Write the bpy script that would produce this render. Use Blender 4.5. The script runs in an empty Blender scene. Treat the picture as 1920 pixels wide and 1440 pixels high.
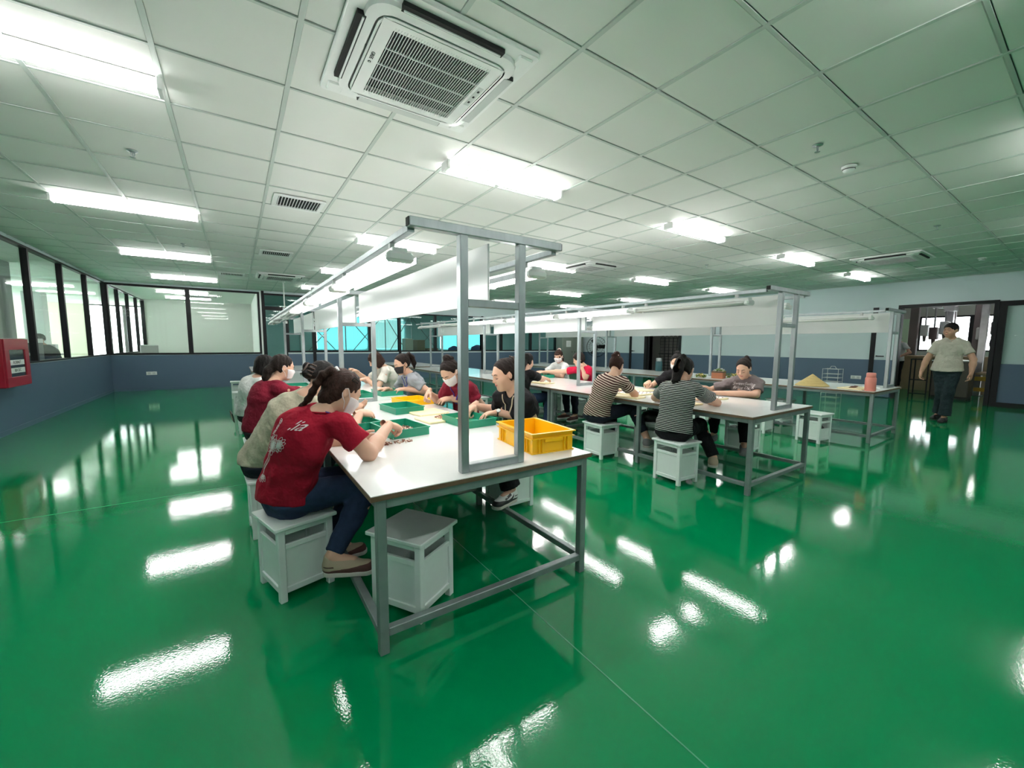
import bpy, bmesh, math, random
import numpy as np
from mathutils import Vector, Matrix, Euler
from mathutils.bvhtree import BVHTree
random.seed(7)
SC = bpy.context.scene
COL = SC.collection
PI = math.pi
# ---------------------------------------------------------------- camera
CAM_H = 1.308
F_PX, PITCH, ROLL, YAW = 761.37, .0987, .0052, .5957
def cam_axes():
    cy, sy = math.cos(YAW), math.sin(YAW)
    f = np.array([sy, cy, 0.]); r = np.array([cy, -sy, 0.]); u = np.array([0, 0, 1.])
    f2 = f*math.cos(PITCH) - u*math.sin(PITCH); u2 = u*math.cos(PITCH) + f*math.sin(PITCH)
    return r*math.cos(ROLL) + u2*math.sin(ROLL), u2*math.cos(ROLL) - r*math.sin(ROLL), f2
cr, cu, cf = cam_axes()
cd = bpy.data.cameras.new('camera'); cam = bpy.data.objects.new('camera', cd); COL.objects.link(cam)
cd.sensor_fit = 'HORIZONTAL'; cd.sensor_width = 36.0; cd.lens = F_PX/1920*36.0
cd.clip_start = .02; cd.clip_end = 200
M = Matrix.Identity(4)
for i in range(3):
    M[i][0] = cr[i]; M[i][1] = cu[i]; M[i][2] = -cf[i]
M[2][3] = CAM_H
cam.matrix_world = M
SC.camera = cam
# ---------------------------------------------------------------- world: overcast daylight outside the building
W = bpy.data.worlds.new('world'); SC.world = W; W.use_nodes = True
bg = W.node_tree.nodes['Background']; bg.inputs[0].default_value = (.93, .97, 1, 1); bg.inputs[1].default_value = 9
# ---------------------------------------------------------------- exposure
SC.view_settings.view_transform = 'Standard'; SC.view_settings.look = 'None'
SC.view_settings.gamma = 1; SC.view_settings.use_curve_mapping = False
SC.view_settings.exposure = 0.78
SC.cycles.use_denoising = True
SC.cycles.max_bounces = 10; SC.cycles.diffuse_bounces = 5; SC.cycles.glossy_bounces = 5; SC.cycles.transparent_max_bounces = 16
SC.cycles.sample_clamp_indirect = 8
LAMP_CEIL, LAMP_RAIL = 28.0, 12.0
# ---------------------------------------------------------------- materials
MATS = {}
def mat(name, col, rough=.5, metal=0., spec=.5, bump=None, var=None, coat=0., trans=0., sss=0., alpha=None, stretch=(1, 1, 1)):
    """col = linear RGB; bump = (scale, strength, distance); var = (scale, amount) darkens/lightens by noise"""
    if name in MATS: return MATS[name]
    m = bpy.data.materials.new(name); m.use_nodes = True
    nt = m.node_tree; b = nt.nodes['Principled BSDF']
    b.inputs['Base Color'].default_value = (*col, 1); b.inputs['Roughness'].default_value = rough
    b.inputs['Metallic'].default_value = metal; b.inputs['Specular IOR Level'].default_value = spec
    b.inputs['Coat Weight'].default_value = coat; b.inputs['Coat Roughness'].default_value = .05
    if sss: b.inputs['Subsurface Weight'].default_value = sss; b.inputs['Subsurface Radius'].default_value = (.012, .005, .003); 
    if trans: b.inputs['Transmission Weight'].default_value = trans
    if bump or var:
        tc = nt.nodes.new('ShaderNodeTexCoord'); mp = nt.nodes.new('ShaderNodeMapping'); mp.inputs['Scale'].default_value = stretch
        nt.links.new(tc.outputs['Object'], mp.inputs[0])
    if bump:
        n = nt.nodes.new('ShaderNodeTexNoise'); n.inputs['Scale'].default_value = bump[0]; n.inputs['Detail'].default_value = 3
        bp = nt.nodes.new('ShaderNodeBump'); bp.inputs['Strength'].default_value = bump[1]; bp.inputs['Distance'].default_value = bump[2]
        nt.links.new(mp.outputs[0], n.inputs['Vector']); nt.links.new(n.outputs['Fac'], bp.inputs['Height']); nt.links.new(bp.outputs[0], b.inputs['Normal'])
    if var:
        n = nt.nodes.new('ShaderNodeTexNoise'); n.inputs['Scale'].default_value = var[0]; n.inputs['Detail'].default_value = 4
        nt.links.new(mp.outputs[0], n.inputs['Vector'])
        mx = nt.nodes.new('ShaderNodeMix'); mx.data_type = 'RGBA'
        a = var[1]
        mx.inputs[6].default_value = (*[max(0, c*(1-a)) for c in col], 1); mx.inputs[7].default_value = (*[min(1, c*(1+a)) for c in col], 1)
        nt.links.new(n.outputs['Fac'], mx.inputs[0]); nt.links.new(mx.outputs[2], b.inputs['Base Color'])
    MATS[name] = m
    return m
def emit(name, col, s):
    if name in MATS: return MATS[name]
    m = bpy.data.materials.new(name); m.use_nodes = True; nt = m.node_tree; b = nt.nodes['Principled BSDF']
    b.inputs['Base Color'].default_value = (*col, 1); b.inputs['Emission Color'].default_value = (*col, 1); b.inputs['Emission Strength'].default_value = s
    MATS[name] = m; return m
def glass(name, tint=(1, 1, 1), ior=1.27):
    m = bpy.data.materials.new(name); m.use_nodes = True; nt = m.node_tree
    for n in list(nt.nodes): nt.nodes.remove(n)
    o = nt.nodes.new('ShaderNodeOutputMaterial'); t = nt.nodes.new('ShaderNodeBsdfTransparent'); g = nt.nodes.new('ShaderNodeBsdfGlossy')
    t.inputs[0].default_value = (*tint, 1); g.inputs['Roughness'].default_value = .02
    f = nt.nodes.new('ShaderNodeFresnel'); gm = nt.nodes.new('ShaderNodeNewGeometry'); mr = nt.nodes.new('ShaderNodeMapRange')   # both faces of the thin pane reflect as air-to-glass
    mr.inputs[3].default_value = ior; mr.inputs[4].default_value = 1/ior; nt.links.new(gm.outputs['Backfacing'], mr.inputs[0]); nt.links.new(mr.outputs[0], f.inputs[0])
    mx = nt.nodes.new('ShaderNodeMixShader')
    nt.links.new(f.outputs[0], mx.inputs[0]); nt.links.new(t.outputs[0], mx.inputs[1]); nt.links.new(g.outputs[0], mx.inputs[2]); nt.links.new(mx.outputs[0], o.inputs[0])
    return m
def stripes(name, c1, c2, period, frac, axis=2, rough=.85):
    """knitted stripes: bands along one object axis, wobbled a little by the drape of the cloth"""
    m = bpy.data.materials.new(name); m.use_nodes = True; nt = m.node_tree; b = nt.nodes['Principled BSDF']
    b.inputs['Roughness'].default_value = rough; b.inputs['Specular IOR Level'].default_value = .2
    tc = nt.nodes.new('ShaderNodeTexCoord'); sp = nt.nodes.new('ShaderNodeSeparateXYZ')
    at = nt.nodes.new('ShaderNodeAttribute'); at.attribute_name = 'along'
    ns = nt.nodes.new('ShaderNodeTexNoise'); ns.inputs['Scale'].default_value = 7
    nt.links.new(tc.outputs['Object'], ns.inputs['Vector'])
    m1 = nt.nodes.new('ShaderNodeMath'); m1.operation = 'MULTIPLY_ADD'; m1.inputs[1].default_value = .012
    nt.links.new(ns.outputs['Fac'], m1.inputs[0]); nt.links.new(at.outputs['Fac'], m1.inputs[2])
    m2 = nt.nodes.new('ShaderNodeMath'); m2.operation = 'MULTIPLY'; m2.inputs[1].default_value = 1/period; nt.links.new(m1.outputs[0], m2.inputs[0])
    m3 = nt.nodes.new('ShaderNodeMath'); m3.operation = 'FRACT'; nt.links.new(m2.outputs[0], m3.inputs[0])
    m4 = nt.nodes.new('ShaderNodeMath'); m4.operation = 'LESS_THAN'; m4.inputs[1].default_value = frac; nt.links.new(m3.outputs[0], m4.inputs[0])
    mx = nt.nodes.new('ShaderNodeMix'); mx.data_type = 'RGBA'; mx.inputs[6].default_value = (*c1, 1); mx.inputs[7].default_value = (*c2, 1)
    nt.links.new(m4.outputs[0], mx.inputs[0]); nt.links.new(mx.outputs[2], b.inputs['Base Color'])
    MATS[name] = m; return m
def srgb(r, g, b):
    f = lambda c: (c/255/12.92) if c/255 <= .04045 else ((c/255+.055)/1.055)**2.4
    return (f(r), f(g), f(b))
# ---------------------------------------------------------------- mesh helpers
class MB:
    def __init__(s): s.v = []; s.f = []; s.mi = []
    def add(s, v, f, mi=0):
        n = len(s.v); s.v += [tuple(p) for p in v]; s.f += [tuple(i+n for i in q) for q in f]; s.mi += [mi]*len(f); return s
    def box(s, x0, x1, y0, y1, z0, z1, c=0., mi=0, M=None):
        """box, chamfered by c"""
        if c <= 0:
            v = [(x, y, z) for x in (x0, x1) for y in (y0, y1) for z in (z0, z1)]
            f = [(0, 1, 3, 2), (4, 6, 7, 5), (0, 4, 5, 1), (2, 3, 7, 6), (0, 2, 6, 4), (1, 5, 7, 3)]
        else:
            c = min(c, (x1-x0)*.45, (y1-y0)*.45, (z1-z0)*.45)
            v = []; idx = {}
            for a, x in enumerate((x0, x1)):
                for b, y in enumerate((y0, y1)):
                    for d, z in enumerate((z0, z1)):
                        sx, sy, sz = (1, -1)[a]*c, (1, -1)[b]*c, (1, -1)[d]*c
                        for k, p in enumerate(((x, y+sy, z+sz), (x+sx, y, z+sz), (x+sx, y+sy, z))):
                            idx[a, b, d, k] = len(v); v.append(p)
            I = lambda a, b, d, k: idx[a, b, d, k]
            f = []
            for a in (0, 1):
                q = [I(a, 0, 0, 0), I(a, 1, 0, 0), I(a, 1, 1, 0), I(a, 0, 1, 0)]; f.append(q if a else q[::-1])
                q = [I(0, a, 0, 1), I(1, a, 0, 1), I(1, a, 1, 1), I(0, a, 1, 1)]; f.append(q[::-1] if a else q)
                q = [I(0, 0, a, 2), I(1, 0, a, 2), I(1, 1, a, 2), I(0, 1, a, 2)]; f.append(q if a else q[::-1])
            for a in (0, 1):
                for b in (0, 1):
                    f.append((I(a, b, 0, 0), I(a, b, 1, 0), I(a, b, 1, 1), I(a, b, 0, 1)))
                    f.append((I(a, 0, b, 0), I(a, 1, b, 0), I(a, 1, b, 2), I(a, 0, b, 2)))
                    f.append((I(0, a, b, 1), I(1, a, b, 1), I(1, a, b, 2), I(0, a, b, 2)))
                    for d in (0, 1): f.append((I(a, b, d, 0), I(a, b, d, 1), I(a, b, d, 2)))
        if M is not None: v = [tuple(M @ Vector(p)) for p in v]
        return s.add(v, f, mi)
    def bar(s, p, q, w, h=None, mi=0, up=(0, 0, 1)):
        """rectangular bar from p to q, w across, h along up"""
        h = h or w; p, q = Vector(p), Vector(q); d = (q-p).normalized(); u = Vector(up)
        if abs(d.dot(u)) > .98: u = Vector((0, 1, 0))
        a = d.cross(u).normalized(); u = a.cross(d)
        v = [e + a*sx*w/2 + u*sz*h/2 for e in (p, q) for sx, sz in ((-1, -1), (1, -1), (1, 1), (-1, 1))]
        return s.add(v, [(3, 2, 1, 0), (4, 5, 6, 7), (0, 1, 5, 4), (1, 2, 6, 5), (2, 3, 7, 6), (3, 0, 4, 7)], mi)
    def tube(s, pts, r, n=10, mi=0, closed=False, caps=True):
        pts = [Vector(p) for p in pts]; rr = r if isinstance(r, (list, tuple)) else [r]*len(pts)
        rings = []; u = None
        for i, p in enumerate(pts):
            a = pts[i-1] if (i or closed) else p; b = pts[(i+1) % len(pts)] if (i < len(pts)-1 or closed) else p
            d = (b-a).normalized()
            if u is None: u = d.orthogonal().normalized()
            u = (u - d*u.dot(d)).normalized(); w = d.cross(u)
            rings.append([p + (u*math.cos(2*PI*k/n) + w*math.sin(2*PI*k/n))*rr[i] for k in range(n)])
        v = [q for R in rings for q in R]; f = []
        m = len(pts)
        for i in range(m if closed else m-1):
            for k in range(n):
                a, b = i*n, ((i+1) % m)*n
                f.append((a+k, a+(k+1) % n, b+(k+1) % n, b+k))
        if caps and not closed: f.append(tuple(range(n))[::-1]); f.append(tuple((m-1)*n+k for k in range(n)))
        return s.add(v, f, mi)
    def lathe(s, prof, n=24, c=(0, 0, 0), mi=0):
        v = []; f = []
        for r, z in prof:
            for k in range(n): v.append((c[0]+r*math.cos(2*PI*k/n), c[1]+r*math.sin(2*PI*k/n), c[2]+z))
        for i in range(len(prof)-1):
            for k in range(n): f.append((i*n+k, i*n+(k+1) % n, (i+1)*n+(k+1) % n, (i+1)*n+k))
        f.append(tuple(range(n))[::-1]); f.append(tuple((len(prof)-1)*n+k for k in range(n)))
        return s.add(v, f, mi)
    def mesh(s, name, mats, smooth=False):
        me = bpy.data.meshes.new(name); me.from_pydata(s.v, [], s.f)
        for m in (mats if isinstance(mats, (list, tuple)) else [mats]): me.materials.append(m)
        if any(s.mi): me.polygons.foreach_set('material_index', s.mi)
        if smooth: me.polygons.foreach_set('use_smooth', [True]*len(me.polygons))
        me.update(); return me
def link(name, me, parent=None, loc=None, rot=None):
    o = bpy.data.objects.new(name, me); COL.objects.link(o)
    if parent is not None: o.parent = parent
    if loc is not None: o.location = loc
    if rot is not None: o.rotation_euler = rot if isinstance(rot, (tuple, list, Euler)) else (0, 0, rot)
    return o
def build(name, mb, m, parent=None, loc=None, rot=None, smooth=False): return link(name, mb.mesh(name, m, smooth), parent, loc, rot)
def tag(o, label=None, cat=None, group=None, kind=None):
    if label: o['label'] = label
    if cat: o['category'] = cat
    if group: o['group'] = group
    if kind: o['kind'] = kind
    return o
def thing(name, label, cat, loc=(0, 0, 0), rz=0, group=None):
    return tag(link(name, None, None, loc, rz), label, cat, group)
def struct(o): o['kind'] = 'structure'; return o
def copy_tree(root, loc, rz, label=None, group=None):
    r = root.copy(); COL.objects.link(r); r.location = loc; r.rotation_euler = (0, 0, rz)
    if label: r['label'] = label
    if group: r['group'] = group
    for ch in list(root.children):
        c = ch.copy(); COL.objects.link(c); c.parent = r
        for g in ch.children:
            d = g.copy(); COL.objects.link(d); d.parent = c
    return r
def text_mesh(name, body, size, m, depth=.0008, align='CENTER', parent=None, loc=(0, 0, 0), rot=(0, 0, 0), shear=0):
    cu = bpy.data.curves.new(name, 'FONT'); cu.body = body; cu.size = size; cu.extrude = depth; cu.align_x = align; cu.align_y = 'CENTER'; cu.shear = shear
    cu.resolution_u = 3
    o = bpy.data.objects.new(name, cu); COL.objects.link(o)
    dg = bpy.context.evaluated_depsgraph_get(); me = bpy.data.meshes.new_from_object(o.evaluated_get(dg)); bpy.data.objects.remove(o)
    me.materials.clear(); me.materials.append(m)
    return link(name, me, parent, loc, rot)
# ---------------------------------------------------------------- palette
def floor_mat():
    m = bpy.data.materials.new('green_epoxy'); m.use_nodes = True; nt = m.node_tree; b = nt.nodes['Principled BSDF']
    tc = nt.nodes.new('ShaderNodeTexCoord')
    n1 = nt.nodes.new('ShaderNodeTexNoise'); n1.inputs['Scale'].default_value = .5; n1.inputs['Detail'].default_value = 5
    n2 = nt.nodes.new('ShaderNodeTexNoise'); n2.inputs['Scale'].default_value = 105; n2.inputs['Detail'].default_value = 1.5
    n3 = nt.nodes.new('ShaderNodeTexNoise'); n3.inputs['Scale'].default_value = 7; n3.inputs['Detail'].default_value = 2
    for n in (n1, n2, n3): nt.links.new(tc.outputs['Object'], n.inputs['Vector'])
    mx = nt.nodes.new('ShaderNodeMix'); mx.data_type = 'RGBA'
    mx.inputs[6].default_value = (.0, .195, .064, 1); mx.inputs[7].default_value = (.0, .245, .083, 1)
    nt.links.new(n1.outputs['Fac'], mx.inputs[0]); nt.links.new(mx.outputs[2], b.inputs['Base Color'])
    b.inputs['Roughness'].default_value = .05; b.inputs['Specular IOR Level'].default_value = .55
    bp = nt.nodes.new('ShaderNodeBump'); bp.inputs['Strength'].default_value = .085; bp.inputs['Distance'].default_value = .002
    b2 = nt.nodes.new('ShaderNodeBump'); b2.inputs['Strength'].default_value = .035; b2.inputs['Distance'].default_value = .01
    nt.links.new(n2.outputs['Fac'], bp.inputs['Height']); nt.links.new(n3.outputs['Fac'], b2.inputs['Height'])
    nt.links.new(b2.outputs[0], bp.inputs['Normal']); nt.links.new(bp.outputs[0], b.inputs['Normal'])
    return m
def wall_mat():
    """two-tone paint: slate-blue dado below .95 m, pale grey-green above"""
    m = bpy.data.materials.new('two_tone_paint'); m.use_nodes = True; nt = m.node_tree; b = nt.nodes['Principled BSDF']
    g = nt.nodes.new('ShaderNodeNewGeometry'); s = nt.nodes.new('ShaderNodeSeparateXYZ'); nt.links.new(g.outputs['Position'], s.inputs[0])
    l = nt.nodes.new('ShaderNodeMath'); l.operation = 'GREATER_THAN'; l.inputs[1].default_value = .95; nt.links.new(s.outputs[2], l.inputs[0])
    mx = nt.nodes.new('ShaderNodeMix'); mx.data_type = 'RGBA'
    mx.inputs[6].default_value = (*BLUE, 1); mx.inputs[7].default_value = (*PALE, 1)
    nt.links.new(l.outputs[0], mx.inputs[0]); nt.links.new(mx.outputs[2], b.inputs['Base Color']); b.inputs['Roughness'].default_value = .42
    return m
BLUE = (.075, .125, .19); PALE = (.60, .69, .72)
M_FLOOR = floor_mat(); M_WALL = wall_mat()
M_BLUE = mat('slate_blue_paint', BLUE, .4, var=(1.2, .05))
M_PALE = mat('pale_paint', PALE, .5)
M_TILE = mat('ceiling_tile', (.73, .735, .71), .8, bump=(260, .08, .002), var=(2.0, .03))
M_TBAR = mat('ceiling_bar', (.50, .55, .52), .5)
M_SLAB = mat('slab', (.35, .37, .36), .9)
M_BLACK = mat('black_aluminium', (.012, .012, .014), .45, spec=.25)
M_GLASS = glass('window_glass', (.86, .95, .92))
M_GLASS2 = glass('office_glass', (.97, .99, .98))
M_STEEL = mat('galvanised_steel', (.36, .40, .41), .38, metal=.75, var=(22, .28), stretch=(1, 1, .25))
M_LEG = mat('painted_steel', (.22, .265, .265), .42, metal=.4, var=(14, .25))
M_LAM = mat('white_laminate', (.80, .80, .79), .12, spec=.5)
M_EDGE = mat('brown_board_edge', (.13, .075, .04), .6, var=(40, .3))
M_STOOL = mat('white_stool_paint', (.72, .79, .77), .4, var=(18, .05), bump=(60, .05, .002))
M_PANEL = mat('white_panel', (.78, .79, .79), .25)
M_WHITE = mat('white_plastic', (.78, .79, .78), .35)
M_GREYP = mat('grey_plastic', (.55, .57, .56), .4)
M_DARK = mat('dark_void', (.008, .008, .008), .8)
M_TUBE = emit('lit_tube', (1, .985, .97), LAMP_CEIL)
M_TUBE2 = emit('lit_rail_tube', (1, .98, .96), LAMP_RAIL)
M_OFF = mat('unlit_tube', (.8, .8, .78), .2)
M_GREEN = mat('green_tray_plastic', (.012, .27, .16), .35)
M_YELLOW = mat('yellow_crate_plastic', (.90, .50, .004), .35)
M_CREAM = mat('cream_board', (.80, .70, .42), .5)
M_RED = mat('red_enamel', (.33, .008, .025), .3)
C = 2.863                                                   # ceiling height
XL, XR, YF, YB = -2.71, 13.6, -5.5, 14.6                    # the four walls
# ================================================================ ROOM SHELL
fl = struct(build('floor', MB().box(XL-.15, XR+10.5, YF-.15, YB+.1, -.12, 0).box(XL-6, XL-.1, 2, 24, -.12, 0).box(XL-.1, 13, YB+.1, 21, -.12, 0), M_FLOOR))
M_SEAM = mat('floor_joint', (.06, .34, .19), .35)
for a, b in (((1.148, YF), (1.148, YB)), ((XL, 4.41), (XR, 4.41))): build('floor_joint', MB().bar((a[0], a[1], .0004), (b[0], b[1], .0004), .005, .0012), M_SEAM, fl)
ceil = struct(build('ceiling', MB().box(XL-.15, XR+.15, YF-.15, YB+.1, C+.10, C+.2), M_SLAB))
G, GX, GY = .63, -.288, 2.978
def project(x, y, z):
    d = np.array([x, y, z-CAM_H]); w = d@cf
    return (960 + F_PX*(d@cr)/w, 720 - F_PX*(d@cu)/w, w)
tile = MB().box(-.303, .303, -.303, .303, 0, .016, .004).mesh('ceiling_tile', M_TILE)
cells = []
i0, i1 = math.floor((XL-GX)/G), math.ceil((XR-GX)/G); j0, j1 = math.floor((YF-GY)/G), math.ceil((YB-GY)/G)
for i in range(i0, i1):
    for j in range(j0, j1):
        x0, x1, y0, y1 = max(XL, GX+i*G), min(XR, GX+(i+1)*G), max(YF, GY+j*G), min(YB, GY+(j+1)*G)
        if x1-x0 < .05 or y1-y0 < .05: continue
        cx, cy = (x0+x1)/2, (y0+y1)/2; u, v, w = project(cx, cy, C)
        full = x1-x0 > G-.01 and y1-y0 > G-.01
        vis = w > .3 and -250 < u < 2170 and -250 < v < 1000
        cells.append((0 if (vis and full) else 1, math.hypot(cx, cy), cx, cy, (x1-x0)/2-.012, (y1-y0)/2-.012))
cells.sort()
rest = MB()
for k, (a, d, cx, cy, hx, hy) in enumerate(cells):
    if k < 298 and a == 0: link('ceiling_tile', tile, ceil, (cx, cy, C+.006 + random.uniform(-.001, .0015)))
    else: rest.box(cx-hx, cx+hx, cy-hy, cy+hy, C+.006, C+.022)
tag(build('ceiling_tile', rest, M_TILE, ceil), kind='stuff')
for i in range(i0+1, i1): build('grid_runner', MB().box(GX+i*G-.013, GX+i*G+.013, YF, YB, C, C+.008), M_TBAR, ceil)
for j in range(j0+1, j1): build('grid_runner', MB().box(XL, XR, GY+j*G-.009, GY+j*G+.009, C+.001, C+.009), M_TBAR, ceil)
# walls
struct(build('wall_front', MB().box(XL-.15, XR+.15, YF-.15, YF, 0, C+.1), M_WALL))
wl = struct(build('wall_left', MB().box(XL-.1, XL, YF, YB, 0, .96).box(XL-.1, XL, YF, 3.2, .96, C+.1).box(XL-.1, XL, YF, YB, 2.82, C+.1), M_WALL))
wb = struct(build('wall_back', MB().box(XL-.1, .66, YB, YB+.1, 0, .96).box(XL-.1, .66, YB, YB+.1, 2.82, C+.1).box(.66, 2.1, YB, YB+.1, 2.78, C+.1)
    .box(2.1, XR+.1, YB, YB+.1, 0, 1.0).box(2.1, XR+.1, YB, YB+.1, 2.4, C+.1).box(12.35, XR+.1, YB, YB+.1, 1.0, 2.4).box(1.3, 2.1, YB, YB+.1, 0, 1.0), M_WALL))
O1, O2 = 1.47, 3.03                                          # big opening to the machine hall
P1, P2 = 9.06, 10.33                                         # opening with the wire rack
wr = struct(build('wall_right', MB().box(XR, XR+.15, O2, P1, 0, C+.1).box(XR, XR+.15, O1, O2, 2.27, C+.1).box(XR, XR+.15, P1, P2, 2.27, C+.1)
    .box(XR, XR+.15, P2, YB+.1, 0, C+.1).box(XR, XR+.15, -.4, O1, 2.27, C+.1).box(XR, XR+.15, YF, -.4, 0, C+.1), M_WALL))
struct(build('baseboard_left', MB().box(XL, XL+.012, YF, YB, 0, .07), M_BLUE))
struct(build('baseboard_back', MB().box(XL, .66, YB-.012, YB, 0, .07), M_BLUE))
# windows: frame ring + panes, one per pane opening
def window(n, axis, at, a0, a1, z0, z1, w=.06, g=None, dep=.11, rail=None):
    P = (lambda a0, a1, z0, z1, t=dep: (a0, a1, at-.012, at+t, z0, z1)) if axis == 'y' else (lambda a0, a1, z0, z1, t=dep: (at-t, at+.012, a0, a1, z0, z1))
    if axis == 'X': P = lambda a0, a1, z0, z1, t=dep: (at-.012, at+t, a0, a1, z0, z1)
    f = MB().box(*P(a0, a0+w, z0, z1)).box(*P(a1-w, a1, z0, z1)).box(*P(a0+w, a1-w, z0, z0+w)).box(*P(a0+w, a1-w, z1-w, z1))
    if rail: f.box(*P(a0+w, a1-w, rail-w*.7, rail+w*.7))
    r = struct(build('window_%d' % n, f, M_BLACK))
    q = P(a0+w, a1-w, z0+w, z1-w); mid = dep*.5
    if axis == 'y': b = (q[0], q[1], at+mid-.004, at+mid+.004, q[4], q[5])
    elif axis == 'X': b = (at+mid-.004, at+mid+.004, q[2], q[3], q[4], q[5])
    else: b = (at-mid-.004, at-mid+.004, q[2], q[3], q[4], q[5])
    build('pane', MB().box(*b), g or M_GLASS, r)
    return r
nwin = 1
for k in range(7):                                           # left office partition
    y1 = 14.6 - 1.56*k; y0 = y1-1.56
    if y0 < 3.2: y0 = 3.2
    window(nwin, 'x', XL, y0, y1, .96, 2.82, .032, M_GLASS2, .07); nwin += 1
for a0, a1 in ((XL, -1.05), (-1.05, .66)): window(nwin, 'y', YB, a0, a1, .96, 2.82, .05, M_GLASS2); nwin += 1
window(nwin, 'y', YB, .74, 2.1, 2.36, 2.80, .05); nwin += 1
window(nwin, 'y', YB, .74, 1.36, .06, 2.36, .06); nwin += 1
window(nwin, 'y', YB, 1.36, 2.12, 1.0, 2.36, .05); nwin += 1
for a0, a1 in ((2.12, 2.95), (2.95, 3.9), (3.9, 4.95), (4.95, 6.35), (6.35, 7.35), (7.35, 8.4), (8.4, 9.35), (9.35, 10.9), (10.9, 12.35)):
    window(nwin, 'y', YB, a0, a1, 1.0, 2.4, .045 if a0 != 2.12 else .07); nwin += 1
struct(build('trim_1', MB().box(.66, .705, YB-.03, YB+.1, 0, C), M_PANEL))
struct(build('trim_2', MB().box(.705, .78, YB-.025, YB+.1, 0, C), M_BLACK))
for n, x in ((3, 2.12), (4, 4.95), (5, 8.4)): struct(build('trim_%d' % n, MB().box(x-.045, x+.045, YB-.03, YB+.1, 0, 2.42), M_BLACK))
# right wall: frames of the openings, sliding leaf, closed door, glass partition
def frame_x(name, y0, y1, z1, w=.07):
    return struct(build(name, MB().box(XR-.03, XR+.17, y0, y0+w, 0, z1).box(XR-.03, XR+.17, y1-w, y1, 0, z1).box(XR-.03, XR+.17, y0+w, y1-w, z1-w, z1), M_BLACK))
frame_x('trim_6', O1-.02, O2+.03, 2.30); frame_x('trim_7', P1-.10, P2+.1, 2.30, .1)
w_ = window(nwin, 'X', XR, -.4, O1-.03, 0, 2.27, .10, M_GLASS2, .1); nwin += 1
build('lower_panel', MB().box(XR+.02, XR+.07, -.3, O1-.13, .10, .93), M_BLUE, w_)
build('upper_panel', MB().box(XR+.075, XR+.08, -.3, O1-.13, .93, 2.17), M_PALE, w_)
d_ = struct(build('door_1', MB().box(XR-.05, XR-.012, O2+.05, O2+.42, .02, 2.2), M_WALL))
build('stile', MB().box(XR-.06, XR-.008, O2+.40, O2+.50, 0, 2.27), M_BLACK, d_)
build('handle', MB().box(XR-.11, XR-.05, O2+.34, O2+.36, 1.03, 1.06).box(XR-.125, XR-.105, O2+.20, O2+.36, 1.03, 1.055), M_BLACK, d_)
d_ = struct(build('door_2', MB().box(XR-.03, XR-.008, 10.55, 11.2, .02, 2.2), M_WALL))
build('door_frame', MB().box(XR-.06, XR-.006, 11.2, 11.3, 0, 2.27).box(XR-.06, XR-.006, 10.43, 10.56, 0, 2.27).box(XR-.06, XR-.006, 10.56, 11.2, 2.2, 2.27), M_BLACK, d_)
build('handle', MB().box(XR-.09, XR-.03, 11.13, 11.16, 1.02, 1.06).box(XR-.1, XR-.08, 11.0, 11.16, 1.03, 1.05), M_BLACK, d_)
# ================================================================ ROOMS BEHIND THE GLASS
M_OFFW = mat('office_wall', (.55, .57, .53), .7); M_CREAMW = mat('cream_wall', (.72, .68, .56), .8); M_COLG = mat('concrete_column', (.33, .37, .35), .7)
M_DAY = mat('white_curtain', (.85, .87, .85), .9)
YO = 20.0
struct(build('wall_office', MB().box(XL-.1, .66, YO, YO+.1, 0, C), M_OFFW))
struct(build('wall_office_side', MB().box(.62, .72, YB+.12, YO, 0, .05).box(.60, .66, YB+.12, YO, 0, C), M_OFFW))
struct(build('wall_office_sill', MB().box(XL-.1, XL, YB+.1, YO, 0, .96), M_OFFW))
struct(build('ceiling_office', MB().box(XL-6.2, .66, YB+.12, YO+4.3, C, C+.1).box(XL-6.2, XL-.1, 2, YB+.12, C, C+.1), mat('office_ceiling', (.66, .68, .64), .8)))
for k in range(4):
    y0 = YB+.1 + k*1.325; window(nwin, 'x', XL, y0, y0+1.325, .96, 2.82, .035, M_GLASS2, .07); nwin += 1
struct(build('wall_far', MB().box(XL-6.2, XL-2.35, 24, 24.1, 0, C).box(XL-2.35, XL+.1, 24, 24.1, 0, .5), M_CREAMW))
struct(build('wall_corridor', MB().box(XL-6.2, XL-6.1, 2, 13.5, 0, C).box(XL-6.2, XL-6.1, 13.5, 24, 0, .5).box(XL-6.2, XL, 1.9, 2, 0, C), M_CREAMW))
struct(build('wall_corridor_right', MB().box(XL-.1, XL, YO, 24, 0, C), M_CREAMW))
window(nwin, 'y', 24, XL-2.35, XL-1.2, .5, C, .05, M_GLASS2, .08); nwin += 1
window(nwin, 'y', 24, XL-1.2, XL-.1, .5, C, .05, M_GLASS2, .08); nwin += 1
for k in range(5): window(nwin, 'x', XL-6.1, 13.5+2.1*k, 15.6+2.1*k, .5, C, .06, M_GLASS2, .08); nwin += 1
for n, (x, y) in enumerate(((XL-2.5, 19.3), (XL-1.15, 12.2), (XL-4.6, 19.6))):
    struct(build('trim_%d' % (8+n), MB().box(x-.22, x+.22, y-.22, y+.22, 0, C), M_COLG))
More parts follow.
